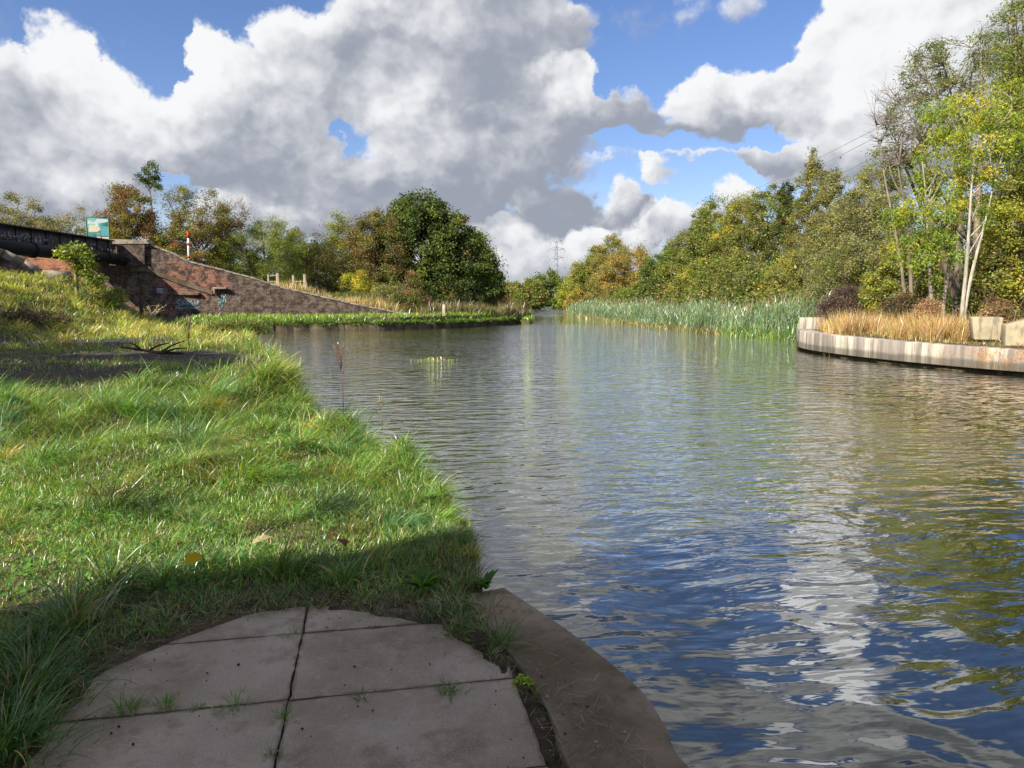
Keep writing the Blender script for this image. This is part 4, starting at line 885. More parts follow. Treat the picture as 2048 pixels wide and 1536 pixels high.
# ------------------------------------------------------------------ small plants and leaves one can point at
def plant(name, label, cat, loc, g_, mt='grass', group=None):
    o = g_.mesh(name, M[mt], smooth=True); o.location = tuple(loc); return tag(o, label, cat, group)
def tuft(n, r, L, W_, cols, wts, th=.4, curl=(.4, 1.8)):
    g_ = G(); a = RNG.uniform(0, 6.283, n); d = np.abs(RNG.normal(0, .5, n)) * r
    blades(g_, np.stack([np.cos(a) * d, np.sin(a) * d, np.full(n, -.01)], 1), a + RNG.normal(0, .4, n), L * RNG.uniform(.4, 1.1, n), np.clip(RNG.normal(th, .25, n), 0, 1.5), RNG.uniform(*curl, n), W_ * RNG.uniform(.7, 1.3, n), pal(n, cols, wts, .15), 4); return g_
DK = [(.060,.120,.020),(.090,.15,.03),(.22,.19,.07)]
for (u, v, r, L, n, lb) in ((1000,1290,.10,.20,130,'wispy grass tuft flopping over the inner edge of the kerb'),(898,1385,.06,.075,80,'dark grass tuft in the right-hand slab joint'),(722,1393,.045,.06,40,'tiny grass tuft in the slab joint right of the crossing'),
        (470,1412,.07,.075,90,'low grass tuft in the left-hand slab joint'),(395,1415,.03,.045,40,'smallest grass tuft in the left-hand slab joint'),(330,1412,.06,.09,80,'grass tuft at the left end of the cross joint'),(568,1438,.05,.06,50,'thin weed just below the crossing of the slab joints'),(590,1272,.05,.05,50,'flat grass tuft at the far crossing of the slab joints'),(545,1508,.035,.055,40,'weed in the long joint near the bottom edge'),(255,1420,.07,.11,90,'grass tuft where the slabs meet the left verge')):
    plant('grass_tuft', lb, 'grass tuft', gp(u, v, .35), tuft(n, r, L, .0045, DK, (3, 2, .7), .5), group='grass tufts between the slabs')
g = G(); a = RNG.uniform(0, 6.283, 150); d = np.sqrt(RNG.uniform(0, 1, 150)) * .05
for k in range(150):
    c = np.array([np.cos(a[k]) * d[k], np.sin(a[k]) * d[k], .004 + .05 * (1 - (d[k] / .05) ** 2) * RNG.uniform(.5, 1)]); s_ = RNG.normal(0, 1, (2, 3)); s_ /= np.linalg.norm(s_, axis=1)[:, None]; r = RNG.uniform(.006, .011)
    g.add([c - s_[0] * r, c + s_[1] * r * .6, c + s_[0] * r, c - s_[1] * r * .6], [(0, 1, 2, 3)], col=pal(1, [(.16,.26,.02),(.22,.29,.03)], (1, 1))[0])
plant('weed', 'bright lime-green cushion of weed at the kerb joint', 'weed', gp(1045, 1374, .35), g, 'leaf')
def leaf_shape(L, W_, n=6, bend=.5, lob=0.0):            # one broad leaf as a strip with a midrib, along +x
    t = np.linspace(0, 1, n); w_ = np.sin(np.pi * np.clip(t * .92 + .06, 0, 1)) ** .8 * W_ / 2 * (1 + lob * np.cos(t * 19)); z = bend * L * (t - 1.25 * t * t)
    v = []; 
    for k in range(n): v += [(t[k] * L, -w_[k], z[k] + w_[k] * .25), (t[k] * L, 0, z[k]), (t[k] * L, w_[k], z[k] + w_[k] * .25)]
    q = []
    for k in range(n - 1):
        for j in (0, 1): q.append((3*k + j, 3*k + 3 + j, 3*k + 4 + j, 3*k + 1 + j))
    return np.array(v), q
def rosette(n, L, W_, cols, el=(.3, 1.2), lob=0.0):
    g_ = G()
    for k in range(n):
        f = RNG.uniform(.6, 1.15); v, q = leaf_shape(L * f, W_ * f, 7, RNG.uniform(.2, .6), lob); R_ = Matrix.Rotation(RNG.uniform(0, 6.283), 3, 'Z') @ Matrix.Rotation(-RNG.uniform(*el), 3, 'Y') @ Matrix.Rotation(RNG.uniform(-.5, .5), 3, 'X')
        g_.add(v @ np.array(R_).T, q, col=pal(1, cols, np.ones(len(cols)), .12)[0])
    return g_
plant('dock_plant', 'broad-leaved dock growing at the corner of the kerb by the water', 'weed', gp(972, 1178, .36), rosette(15, .12, .045, [(.06,.15,.02),(.09,.19,.03),(.05,.11,.03)], (.3, 1.3)), 'leaf')
plant('dandelion_plant', 'dark toothed-leaf weed in the earth beyond the right slab', 'weed', gp(845, 1180, .38), rosette(20, .17, .035, [(.05,.12,.02),(.07,.15,.02)], (.15, 1.0), .35), 'leaf')
plant('dandelion_plant', 'lush dark broad-leaved weed clump on the left verge', 'weed', gp(130, 1275, .37), rosette(44, .17, .042, [(.045,.12,.015),(.065,.15,.02)], (.1, .95), .3), 'leaf')
def fallen(u, v, L, W_, col, lb, z=.40, tilt=.25):
    g_ = G(); vv, q = leaf_shape(L, W_, 9, .35, .28); R_ = Matrix.Rotation(RNG.uniform(0, 6.283), 3, 'Z') @ Matrix.Rotation(tilt, 3, 'X') @ Matrix.Rotation(-tilt, 3, 'Y')
    if 'yellow' in lb: R_ = Matrix.Rotation(.75, 3, 'X') @ Matrix.Rotation(.5, 3, 'Z')
    g_.add(vv @ np.array(R_).T, q, col=col)
    g_.tube([tuple(np.array(R_) @ np.array(p_)) for p_ in ((0, 0, 0), (-L * .3, L * .03, .006))], .0016, 4, col=np.array(col) * .7)
    p_ = gp(u, v, z); zt = float(ground_z([p_[0]], [p_[1]])[0]) + (.17 if 'yellow' in lb else .12 if p_[1] > 4.3 else .03); p_ = gp(u, v, zt); plant('fallen_leaf', lb, 'leaf', p_, g_, 'leaf')
fallen(372, 1124, .085, .066, (.80,.50,.01), 'bright yellow fallen leaf on the grass at the shadow edge', .44, .5)
fallen(690, 1092, .10, .075, (.30,.10,.035), 'reddish brown fallen leaf, lower of two close together on the grass', .45)
fallen(678, 1073, .08, .06, (.34,.13,.05), 'reddish brown fallen leaf, upper of two close together on the grass', .46)
fallen(612, 1077, .09, .05, (.36,.22,.11), 'curled tan fallen leaf in the middle of the short grass', .45)
fallen(505, 1087, .12, .06, (.48,.40,.22), 'pale straw-coloured fallen leaf left of the brown leaves', .45)
fallen(76, 1212, .11, .07, (.20,.13,.085), 'dull brown fallen leaf at the shaded left verge', .41)
fallen(945, 1283, .09, .07, (.085,.045,.03), 'dark wet fallen leaf beside the kerb', .375, .5)
for u, v, L, col, lb in ((1077,1052,.05,(.35,.33,.06),'small yellowish leaf floating on the water beyond the kerb tip'),(1163,1286,.035,(.40,.36,.28),'tiny pale leaf floating close beside the kerb, the farther of two'),(1232,1336,.04,(.42,.38,.30),'tiny pale leaf floating close beside the kerb, the nearer of two')):
    g_ = G(); vv, q = leaf_shape(L, L * .6, 7, .1); g_.add(vv, q, col=col); plant('floating_leaf', lb, 'leaf', gp(u, v, .012), g_, 'leaf')
g = G()
for k in range(9):
    v, q = leaf_shape(.022, .016, 5, .3); R_ = Matrix.Rotation(k * .7, 3, 'Z') @ Matrix.Rotation(-.5, 3, 'Y'); g.add(v @ np.array(R_).T, q, col=(.75, .75, .74))
plant('paper_scrap', 'scrap of crumpled white paper on the left verge', 'litter', gp(92, 1180, .42), g, 'leaf')

def stalk(name, lb, loc, H, nbr, col, spread, w_=.006, up=.62, seedcol=None, cat='dead stalk', lean=0.0):
    g_ = G(); top = np.array([lean * H, 0, H]); g_.tube([(0, 0, -.05), tuple(top * .5 + (RNG.normal(0, .01), 0, 0)), tuple(top)], [w_, w_ * .8, w_ * .4], 5, col=col)
    for k in range(nbr):
        t = RNG.uniform(up, .98); p0 = top * t; a = RNG.uniform(0, 6.283); L = H * (1.05 - t) * RNG.uniform(.6, 1.2) + .03; d = np.array([np.cos(a) * spread, np.sin(a) * spread, 1]); p1 = p0 + d / np.linalg.norm(d) * L
        g_.tube([p0, (p0 + p1) / 2 + (0, 0, -.01 * H), p1], [w_ * .4, w_ * .3, w_ * .2], 4, col=col)
        m_ = 7; ts = RNG.uniform(.25, 1, m_); P = p0 + (p1 - p0) * ts[:, None]
        blades(g_, P, RNG.uniform(0, 6.283, m_), RNG.uniform(.02, .05, m_) * H, RNG.uniform(0, 1.2, m_), RNG.uniform(0, .5, m_), np.full(m_, w_ * 1.3), pal(m_, [seedcol or col], [1], .2), 2)
    return plant(name, lb, cat, loc, g_)
q = gp(686, 832, .48); stalk('dead_stalk', 'tall reddish dead dock stalk rising from the bank edge against the water', (q[0], q[1], .30), 1.02, 12, (.17,.085,.055), .26, .007, .55, (.22,.12,.08))
q = gp(775, 850, .2); stalk('dead_stalk', 'pale dead stalk leaning over the water, right of the tall red one', (q[0] - .1, q[1] + .1, .15), .42, 6, (.40,.32,.14), .3, .005, .5)
q = gp(570, 745, .4); stalk('dead_stalk', 'pinkish seed stalk on the bank, left of the tall red one', (q[0] - .2, q[1], .3), .75, 9, (.36,.21,.13), .25, .007, .55)
q = gp(378, 705, .5); stalk('dead_stalk', 'dark rust-brown dock stalk in the shaded grass before the coping blocks', (q[0], q[1], .4), 1.05, 15, (.085,.035,.025), .22, .014, .30, (.10,.04,.03))
for k, (u, v, hh) in enumerate(((540,730,.55),(548,735,.62),(500,742,.5),(530,728,.7),(485,745,.45),(590,745,.4))):
    q = gp(u, v, .4); g = G(); n = 26; x_ = RNG.normal(0, .12, n)
    blades(g, np.stack([x_, RNG.normal(0, .12, n), np.zeros(n)], 1), RNG.uniform(0, 6.283, n), hh * RNG.uniform(.6, 1.2, n), np.abs(RNG.normal(.08, .1, n)), RNG.uniform(.05, .5, n), np.full(n, .008), pal(n, [(.48,.42,.17),(.34,.33,.10)], (1, 1)), 3)
    plant('tall_grass_clump', ('straw clump of tall thin grass at the water bend, nearest the tall red stalk', 'straw clump of tall thin grass, rising highest before the dark water', 'straw clump of tall thin grass, second from the left', 'straw clump of tall thin grass, middle of the row by the water', 'straw clump of tall thin grass, leftmost of the row by the water', 'straw clump of tall thin grass, rightmost of the row by the water')[k], 'grass clump', (q[0], q[1], .38), g, group='tall thin grass clumps by the water')
# fallen dark branch
q = gp(305, 713, .55); g = G(); g.tube([(-.75, -.1, .22), (-.3, 0, .14), (.2, .05, .06), (.8, 0, .05)], [.02, .035, .042, .03], 7, col=(.05,.03,.022))
for p0, p1 in (((.2,.05,.08),(.75,.2,.36)),((-.1,.02,.12),(.3,.3,.30)),((-.3,0,.15),(-.65,.15,.32)),((.3,.03,.08),(1.0,-.2,.2))): g.tube([p0, np.add(p0, p1) / 2 + (0, 0, .04), p1], [.03, .022, .012], 5, col=(.05,.03,.022))
o = g.mesh('fallen_branch', M['bark'], smooth=True); o.location = (q[0], q[1], .58); tag(o, 'dark broken branch lying on the shaded cinder ground', 'branch')
# floating weed island
q = gp(853, 720, 0.0); g = G(); n = 260; X = RNG.normal(0, .55, n); Y = RNG.normal(0, .16, n)
blades(g, np.stack([X, Y, np.full(n, -.02)], 1), RNG.uniform(0, 6.283, n), RNG.uniform(.05, .19, n) * np.exp(-(X - .3) ** 2 / .6), RNG.uniform(.1, 1.2, n), RNG.uniform(.1, 1.2, n), RNG.uniform(.015, .03, n), pal(n, [(.20,.26,.03),(.30,.28,.05),(.13,.20,.03),(.38,.27,.08)], (3, 2, 2, 1)), 3)
plant('floating_weed', 'yellow-green mat of weed floating alone in the water', 'water weed', (q[0], q[1], 0), g)['kind'] = 'stuff'
PALF = 2.1; LEAFN = 1.9
# ------------------------------------------------------------------ trees and shrubs
def leaves(g_, P, L, W_, C, droop=0.0, axis=None):
    N = len(P); a = RNG.normal(0, 1, (N, 3)); a[:, 2] = a[:, 2] * .6 - droop
    if axis is not None: a = a * .6 + axis
    a /= np.linalg.norm(a, axis=1)[:, None]; b = RNG.normal(0, 1, (N, 3)); b[:, 2] *= .6; b = np.cross(a, b); b /= np.linalg.norm(b, axis=1)[:, None] + 1e-9; n_ = np.cross(a, b)
    L = np.asarray(L)[:, None]; W_ = np.asarray(W_)[:, None]
    V = np.stack([P, P + a * L * .45 + b * W_ * .5 + n_ * W_ * .12, P + a * L, P + a * L * .45 - b * W_ * .5 + n_ * W_ * .12], 1)
    g_.add(V.reshape(-1, 3), np.arange(N * 4).reshape(N, 4), col=np.repeat(np.asarray(C), 4, 0))
def tree(name, label, cat, loc, lobes, n_cl, cl_r, n_leaf, leaf, cols, wts, trunk=(.12, .3), stems=1, tgts=None, bark=(.16,.13,.10), bare=0.0, twig=1.0, droop=.2, fill=.5, flat=.75, group=None, spread=.15, aspect=.5, tw_r=.012, topbare=0.0, mt='leaf'):
    """lobes: (x, y, z, rx, ry, rz, weight) in metres from the base; leaf clumps sit at the ends of limbs grown to points of the lobes"""
    e = empty(name, loc, label, cat, group); gt, gc = G(), G()
    lb = np.array(lobes, float); wl_ = lb[:, 6] / lb[:, 6].sum(); ztop = (lb[:, 2] + lb[:, 5]).max()
    st_pts = []
    for s_ in range(len(tgts) if tgts else stems):
        a = RNG.uniform(0, 6.283); off = np.array([np.cos(a), np.sin(a), 0]) * (spread if stems > 1 else .03)
        j = RNG.choice(len(lb), p=wl_); tgt = np.array([lb[j, 0], lb[j, 1], lb[j, 2] + lb[j, 5] * .35]) if stems > 1 or len(lb) == 1 else np.array([lb[0, 0], lb[0, 1], lb[0, 2] + lb[0, 5] * .4])
        if tgts: tgt = np.array(tgts[s_][:3]); off = np.array([tgts[s_][3], 0, 0])
        t = np.linspace(0, 1, 8)[:, None]; wv_ = np.stack([np.sin(t[:, 0] * 5 + a), np.cos(t[:, 0] * 4 + a), t[:, 0] * 0], 1) * tgt[2] * .018
        pts = off * (1 + t * 1.0) + tgt * np.concatenate([t ** 1.25, t ** 1.25, t], 1) + wv_ * t; pts[0, 2] = -.25
        r0 = trunk[0] * (1 if stems == 1 else RNG.uniform(.7, 1.1)); gt.tube(pts, r0 * (1 - .8 * t[:, 0]), 7, col=np.array(bark) * RNG.uniform(.85, 1.15)); st_pts.append((pts, r0))
    # main limbs, then each leaf clump hangs on the nearest limb
    nodes = [np.column_stack([p_[3:], np.full(len(p_) - 3, r_ * .45)]) for p_, r_ in st_pts]
    for j in RNG.choice(len(lb), max(5, n_cl // 13), p=wl_):
        d = RNG.normal(0, 1, 3); d /= np.linalg.norm(d); c = lb[j, :3] + d * lb[j, 3:6] * RNG.uniform(.3, .85); c[2] = max(c[2], .3)
        pts, r0 = st_pts[RNG.integers(len(st_pts))]; hd = np.hypot(c[0] - pts[:, 0], c[1] - pts[:, 1]).min()
        zs = np.clip(c[2] - hd * RNG.uniform(.7, 1.5) - .1 * ztop, trunk[1] * ztop * RNG.uniform(.4, .9), pts[-1, 2] * .95); k = np.interp(zs, pts[:, 2], np.arange(len(pts))); p0 = np.array([np.interp(k, np.arange(len(pts)), pts[:, i]) for i in range(3)])
        mid = p0 * .5 + c * .5 + np.array([(c[0] - p0[0]) * .15, (c[1] - p0[1]) * .15, 0]) + RNG.normal(0, .07, 3) * np.linalg.norm(c - p0)
        tt = np.linspace(0, 1, 7)[:, None]; bz = (1 - tt) ** 2 * p0 + 2 * tt * (1 - tt) * mid + tt ** 2 * c; rb = max(tw_r * 1.3, min(r0 * .45, .016 * np.linalg.norm(c - p0) + tw_r)); rs = np.linspace(rb, tw_r, 7)
        gt.tube(bz, rs, 5, col=np.array(bark) * RNG.uniform(.75, 1.1), cap=False); nodes.append(np.column_stack([bz[1:], rs[1:]]))
    nodes = np.concatenate(nodes); CL = []
    for j in RNG.choice(len(lb), n_cl, p=wl_):
        d = RNG.normal(0, 1, 3); d /= np.linalg.norm(d); c = lb[j, :3] + d * lb[j, 3:6] * RNG.uniform(fill, 1) ** .5
        if c[2] < .12: c[2] = RNG.uniform(.12, .5)
        CL.append(c); q = nodes[:, :3] - c; ds = np.linalg.norm(q, axis=1) + np.maximum(q[:, 2], 0) * 1.5; m_ = int(ds.argmin()); p0 = nodes[m_, :3]; ln = np.linalg.norm(c - p0)
        mid = p0 * .5 + c * .5 + RNG.normal(0, .08, 3) * ln + np.array([0, 0, .06 * ln]); tt = np.linspace(0, 1, 4)[:, None]; bz = (1 - tt) ** 2 * p0 + 2 * tt * (1 - tt) * mid + tt ** 2 * c
        gt.tube(bz, np.linspace(min(nodes[m_, 3], tw_r * 1.5), tw_r * .5, 4), 4, col=np.array(bark) * RNG.uniform(.7, 1.1), cap=False)
        for _ in range(int(twig * 2.2 + RNG.uniform())):
            d2 = RNG.normal(0, 1, 3); d2[2] = abs(d2[2]) * .8 + (.3 if topbare else 0); e_ = c + d2 / np.linalg.norm(d2) * cl_r * RNG.uniform(.7, 1.5)
            s0 = bz[RNG.integers(1, 4)]; gt.tube([s0, (s0 + e_) / 2 + RNG.normal(0, .06, 3) * cl_r, e_], [tw_r * .6, tw_r * .45, tw_r * .25], 3, col=np.array(bark) * .85, cap=False)
    CL = np.array(CL); nl = RNG.poisson(n_leaf * LEAFN, n_cl) * (RNG.uniform(0, 1, n_cl) > bare)
    if topbare: nl = (nl * np.where(RNG.uniform(0, 1, n_cl) < topbare * sst(CL[:, 2] / ztop, .45, .75), .12, 1)).astype(int)
    idx = np.repeat(np.arange(n_cl), nl); N = len(idx)
    cr = cl_r * RNG.uniform(.6, 1.35, n_cl); off = RNG.normal(0, .5, (N, 3)) * cr[idx][:, None]; off[:, 2] *= flat
    P = CL[idx] + off; P[:, 2] = np.maximum(P[:, 2], .05)
    base = pal(n_cl, cols, wts, .13); C = base[idx] * RNG.normal(1, .18, (N, 1)) * RNG.normal(1, .05, (N, 3))
    alt = RNG.uniform(0, 1, N) < .25; C[alt] = pal(N, cols, wts, .2)[alt]; C = np.clip(C, .004, 1)
    Ls = leaf * .95 * RNG.uniform(.6, 1.4, N); leaves(gc, P, Ls, Ls * aspect * RNG.uniform(.8, 1.2, N), C, droop)
    gt.mesh('trunk', M['bark'], e, smooth=True)
    if N: gc.mesh('crown', M[mt], e)
    return e
def px_tree(name, label, cat, u, y, top, hw, bot=None, **kw):
    """a bush or tree given by its middle column, distance, top row and half width in the photograph, turned into metres"""
    x = (u - CU) / F * y; zg = float(ground_z([x], [y])[0]); k = y / F; H = (CAMZ + (HV - top) * k - zg) * 1.02; R_ = hw * k * 1.17
    shape = kw.pop('shape', 'round'); d = kw.pop('deep', .8)
    z0 = 0 if bot is None else max(0, CAMZ + (HV - bot) * k - zg)
    hh = H - z0; zc = z0 + hh / 2
    if shape == 'round': lb = [(0, 0, zc, R_ * .85, R_ * d, hh * .48, 2), (-.35 * R_, 0, z0 + hh * .35, R_ * .65, R_ * d * .8, hh * .34, 1), (.4 * R_, -.1 * R_, z0 + hh * .33, R_ * .6, R_ * d * .8, hh * .32, 1), (.1 * R_, 0, z0 + hh * .78, R_ * .5, R_ * d * .5, hh * .22, .7), (-.3 * R_, 0, z0 + hh * .62, R_ * .45, R_ * d * .5, hh * .2, .6)]
    elif shape == 'bush': lb = [(0, 0, hh * .42, R_ * .9, R_ * d, hh * .45, 2), (-.5 * R_, 0, hh * .3, R_ * .5, R_ * d * .6, hh * .32, 1), (.5 * R_, 0, hh * .28, R_ * .5, R_ * d * .6, hh * .3, 1), (.15 * R_, 0, hh * .72, R_ * .45, R_ * d * .5, hh * .26, .8)]
    elif shape == 'cone': lb = [(0, 0, hh * .3, R_, R_ * d, hh * .3, 2), (0, 0, hh * .6, R_ * .62, R_ * d * .6, hh * .28, 1), (0, 0, hh * .85, R_ * .3, R_ * .3, hh * .15, .4)]
    elif shape == 'spike': lb = [(0, 0, hh * .4, R_ * .6, R_ * .6, hh * .38, 1), (0, 0, hh * .75, R_ * .35, R_ * .35, hh * .25, .6)]
    else: lb = [tuple(np.array(q) * (R_, R_ * d, hh, R_, R_ * d, hh, 1)) for q in shape]
    return tree(name, label, cat, (x, y, zg), lb, **kw)
OL = [(.105,.120,.028),(.135,.140,.032),(.075,.095,.022),(.165,.150,.040)]          # olive
GR = [(.078,.110,.020),(.105,.135,.024),(.058,.082,.018),(.130,.150,.028)]          # fresh green
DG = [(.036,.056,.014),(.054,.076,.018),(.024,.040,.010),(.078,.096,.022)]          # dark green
YG = [(.170,.190,.025),(.225,.215,.028),(.120,.155,.022),(.28,.235,.030)]           # yellow green
RU = [(.122,.066,.030),(.098,.062,.028),(.090,.080,.026),(.145,.082,.032)]           # russet
GO = [(.23,.165,.038),(.21,.155,.040),(.175,.145,.038),(.145,.13,.035)]                # gold
GY = [(.135,.135,.065),(.105,.110,.045),(.175,.160,.085),(.085,.085,.040)]          # grey green
BR = [(.095,.070,.028),(.070,.055,.025),(.130,.085,.032),(.075,.080,.025)]          # brown green
w4 = (3, 3, 2, 1)
LG = 'trees and bushes behind the brick wall'; RG = 'trees of the wooded right bank'; FG = 'far trees at the bend of the canal'
# -- left of the canal, from the girder to the point
px_tree('hawthorn_bush', 'thin olive-grey hawthorn above the iron girder at the left picture edge', 'bush', 40, 64, 392, 85, n_cl=230, cl_r=.55, n_leaf=75, leaf=.14, cols=GY + OL[:2], wts=(2,2,1,2,2,2), twig=1.2, bare=.08, tw_r=.014, shape='bush', group=LG)
px_tree('hawthorn_bush', 'pale-twigged sparse bush behind the teal information board', 'bush', 165, 66, 415, 75, n_cl=170, cl_r=.5, n_leaf=55, leaf=.14, cols=GY + [(.22,.21,.17)], wts=(2,2,2,1,2), twig=1.8, bare=.15, bark=(.24,.21,.17), tw_r=.014, shape='bush', group=LG)
px_tree('hawthorn_tree', 'russet hawthorn just right of the teal information board', 'tree', 275, 60, 372, 58, n_cl=190, cl_r=.5, n_leaf=85, leaf=.14, cols=RU + OL[:2], wts=(3,3,2,2,2,1), twig=1.3, bare=.06, tw_r=.014, group=LG, shape=[(0,0,.35,.8,.8,.32,2),(.1,0,.65,.6,.6,.28,1.4),(-.5,0,.58,.4,.4,.2,.6),(-.35,0,.85,.25,.3,.14,.25)])
px_tree('hawthorn_bush', 'yellow-green bush low beside the teal information board', 'bush', 245, 59, 445, 40, n_cl=60, cl_r=.4, n_leaf=80, leaf=.13, cols=YG, wts=w4, shape='bush', group=LG)
px_tree('ash_sapling', 'spindly bare-stemmed tree with one dark leafy tuft at its top', 'tree', 318, 62, 334, 22, n_cl=26, cl_r=.34, n_leaf=46, leaf=.15, cols=DG, wts=w4, trunk=(.10,.6), tw_r=.016, group=LG, shape=[(-.1,0,.88,.8,.8,.10,2),(.5,0,.78,.5,.5,.06,.6)])
px_tree('hawthorn_tree', 'spreading red-berried hawthorn with bare arching twigs behind the banded pole', 'tree', 408, 61, 365, 82, n_cl=330, cl_r=.5, n_leaf=80, leaf=.13, cols=RU[1:] + OL + [(.24,.19,.03),(.30,.035,.02)], wts=(2,2,1,3,2,2,1,1.6,.3), twig=2.2, bare=.03, topbare=.8, bark=(.11,.085,.075), tw_r=.014, group=LG, shape=[(-.1,0,.28,.75,.8,.28,2.4),(.05,0,.62,.65,.6,.30,1.5),(.7,0,.62,.38,.4,.16,.7),(-.35,0,.72,.35,.4,.2,.6)])
px_tree('willow_bush', 'rounded feathery green willow bush above the middle of the brick wall', 'bush', 535, 63, 438, 88, n_cl=280, cl_r=.6, n_leaf=95, leaf=.15, cols=GR + YG[:1] + OL[:1], wts=(2,3,2,3,1,2), aspect=.26, twig=1.6, shape='bush', group=LG)
px_tree('bramble_bush', 'dark brown-red bramble thicket right of the feathery willow bush', 'bush', 640, 65, 470, 52, n_cl=110, cl_r=.55, n_leaf=75, leaf=.13, cols=BR + RU[:1] + DG[:2], wts=(3,2,2,2,1,2,2), twig=1.6, shape='bush', group=LG)
px_tree('hazel_tree', 'olive tree with a loose pointed top left of the russet tree', 'tree', 690, 70, 430, 42, n_cl=120, cl_r=.6, n_leaf=80, leaf=.16, cols=OL + GR[:2], wts=(3,3,2,2,2,2), group=LG)
px_tree('hawthorn_tree', 'russet-tinged bushy tree leaning against the big dark sycamore', 'tree', 752, 67, 425, 66, n_cl=230, cl_r=.6, n_leaf=90, leaf=.15, cols=BR + RU[1:3] + OL, wts=(3,2,3,2,1,2,3,2,1,1), group=LG)
px_tree('sycamore_tree', 'big dense dark-green sycamore, tallest tree on the left bank', 'tree', 862, 70, 396, 112, n_cl=540, cl_r=.72, n_leaf=105, leaf=.21, cols=DG + GR[:2] + [(.11,.075,.03)], wts=(3,3,2,2,2,1,.5), aspect=.75, trunk=(.3,.3), fill=.55, group=LG, shape=[(-.2,0,.45,.75,.7,.42,3),(-.15,0,.80,.42,.45,.18,1.3),(.45,0,.38,.5,.6,.34,1.6),(.35,0,.62,.42,.45,.2,1),(-.55,0,.60,.3,.4,.22,.6),(.7,0,.2,.32,.4,.18,.6),(-.4,-.3,.2,.55,.5,.19,1.3),(.1,-.3,.22,.6,.5,.2,1.3)])
px_tree('sycamore_tree', 'smaller dark sycamore at the water end of the left bank trees', 'tree', 955, 76, 465, 44, n_cl=190, cl_r=.7, n_leaf=95, leaf=.20, cols=DG + OL[:1], wts=(3,3,2,2,1), aspect=.7, group=LG, shape=[(0,0,.4,.85,.8,.38,3),(-.2,0,.75,.5,.5,.2,1),(.5,0,.25,.5,.6,.22,1)])
px_tree('elder_bush', 'bright yellow-green sapling in front of the dark bramble', 'bush', 715, 62.5, 540, 33, n_cl=60, cl_r=.38, n_leaf=85, leaf=.13, cols=YG, wts=(3,4,1,3), shape='bush', group=LG)
px_tree('willow_bush', 'low grey-green bush at the foot of the russet tree', 'bush', 775, 62, 565, 52, n_cl=100, cl_r=.42, n_leaf=75, leaf=.12, cols=GY + OL, wts=(2,2,1,1,2,2,1,1), shape='bush', group=LG)
px_tree('elder_bush', 'small bush with brown spiky top between the grey bush and white post', 'bush', 828, 61, 548, 28, n_cl=60, cl_r=.4, n_leaf=70, leaf=.13, cols=BR + [(.15,.09,.055)] + GR[:2], wts=(1,1,2,1,3,2,2), shape='cone', group=LG)
px_tree('bramble_bush', 'low dark bush over the lower end of the brick wall', 'bush', 690, 60.5, 588, 40, n_cl=60, cl_r=.35, n_leaf=70, leaf=.11, cols=DG + OL[:2] + BR[:1], wts=(2,2,1,1,2,2,1), shape='bush', group=LG)
px_tree('bramble_bush', 'dusky brown scrub under the smaller dark sycamore', 'bush', 975, 74, 590, 32, n_cl=60, cl_r=.45, n_leaf=70, leaf=.13, cols=BR + RU[:1], wts=(3,3,2,2,2), shape='bush', group=LG)
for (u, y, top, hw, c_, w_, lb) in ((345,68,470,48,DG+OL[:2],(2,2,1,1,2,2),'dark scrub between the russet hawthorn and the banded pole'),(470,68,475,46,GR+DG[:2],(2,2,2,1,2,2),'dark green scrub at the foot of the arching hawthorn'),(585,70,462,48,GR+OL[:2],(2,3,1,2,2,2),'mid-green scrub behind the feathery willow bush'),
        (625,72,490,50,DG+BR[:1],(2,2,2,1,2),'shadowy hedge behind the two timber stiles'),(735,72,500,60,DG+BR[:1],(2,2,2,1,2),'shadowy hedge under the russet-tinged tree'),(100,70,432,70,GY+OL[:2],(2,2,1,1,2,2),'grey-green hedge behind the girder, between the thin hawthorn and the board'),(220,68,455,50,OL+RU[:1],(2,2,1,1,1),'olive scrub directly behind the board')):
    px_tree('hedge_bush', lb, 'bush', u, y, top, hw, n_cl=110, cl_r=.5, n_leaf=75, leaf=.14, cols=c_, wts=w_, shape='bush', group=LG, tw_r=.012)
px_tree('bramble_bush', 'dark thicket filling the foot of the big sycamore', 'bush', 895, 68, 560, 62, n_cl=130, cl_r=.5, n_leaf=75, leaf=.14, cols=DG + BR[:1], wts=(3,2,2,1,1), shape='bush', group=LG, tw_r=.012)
# -- far end of the canal
for (u, y, top, hw, c_, w_, lb) in ((1020,150,562,32,OL,w4,'pale olive tree left of the far bend, beside the dark sycamore'),(1058,165,560,30,OL+GR[:1],(2,3,1,3,2),'olive round tree left of the far bend, in the middle of the row'),(1042,140,580,26,GR+RU[:1],(2,3,2,2,1),'low green tree before the olive row at the far bend'),
        (1092,330,543,40,GR+DG[:2],(3,2,2,2,2,2),'dark green dome-topped tree at the end of the canal'),(1136,190,556,26,GR+OL[:2],(3,2,2,2,2,2),'green tree behind the golden bush at the far bend'),(1060,400,575,40,OL,w4,'faint far tree closing the end of the canal')):
    px_tree('far_tree', lb, 'tree', u, y, top, hw, n_cl=150, cl_r=hw * y / F * .26, n_leaf=60, leaf=.0024 * y, cols=c_, wts=w_, aspect=.7, group=FG, shape='bush')
for (u, y, top, hw, c_, lb) in ((1000,118,590,22,RU,'reddish low shrub under the far olive trees'),(1035,110,600,20,BR,'brown low shrub by the far path')):
    px_tree('far_bush', lb, 'bush', u, y, top, hw, n_cl=50, cl_r=.7, n_leaf=60, leaf=.22, cols=c_, wts=w4, group=FG, shape='bush')
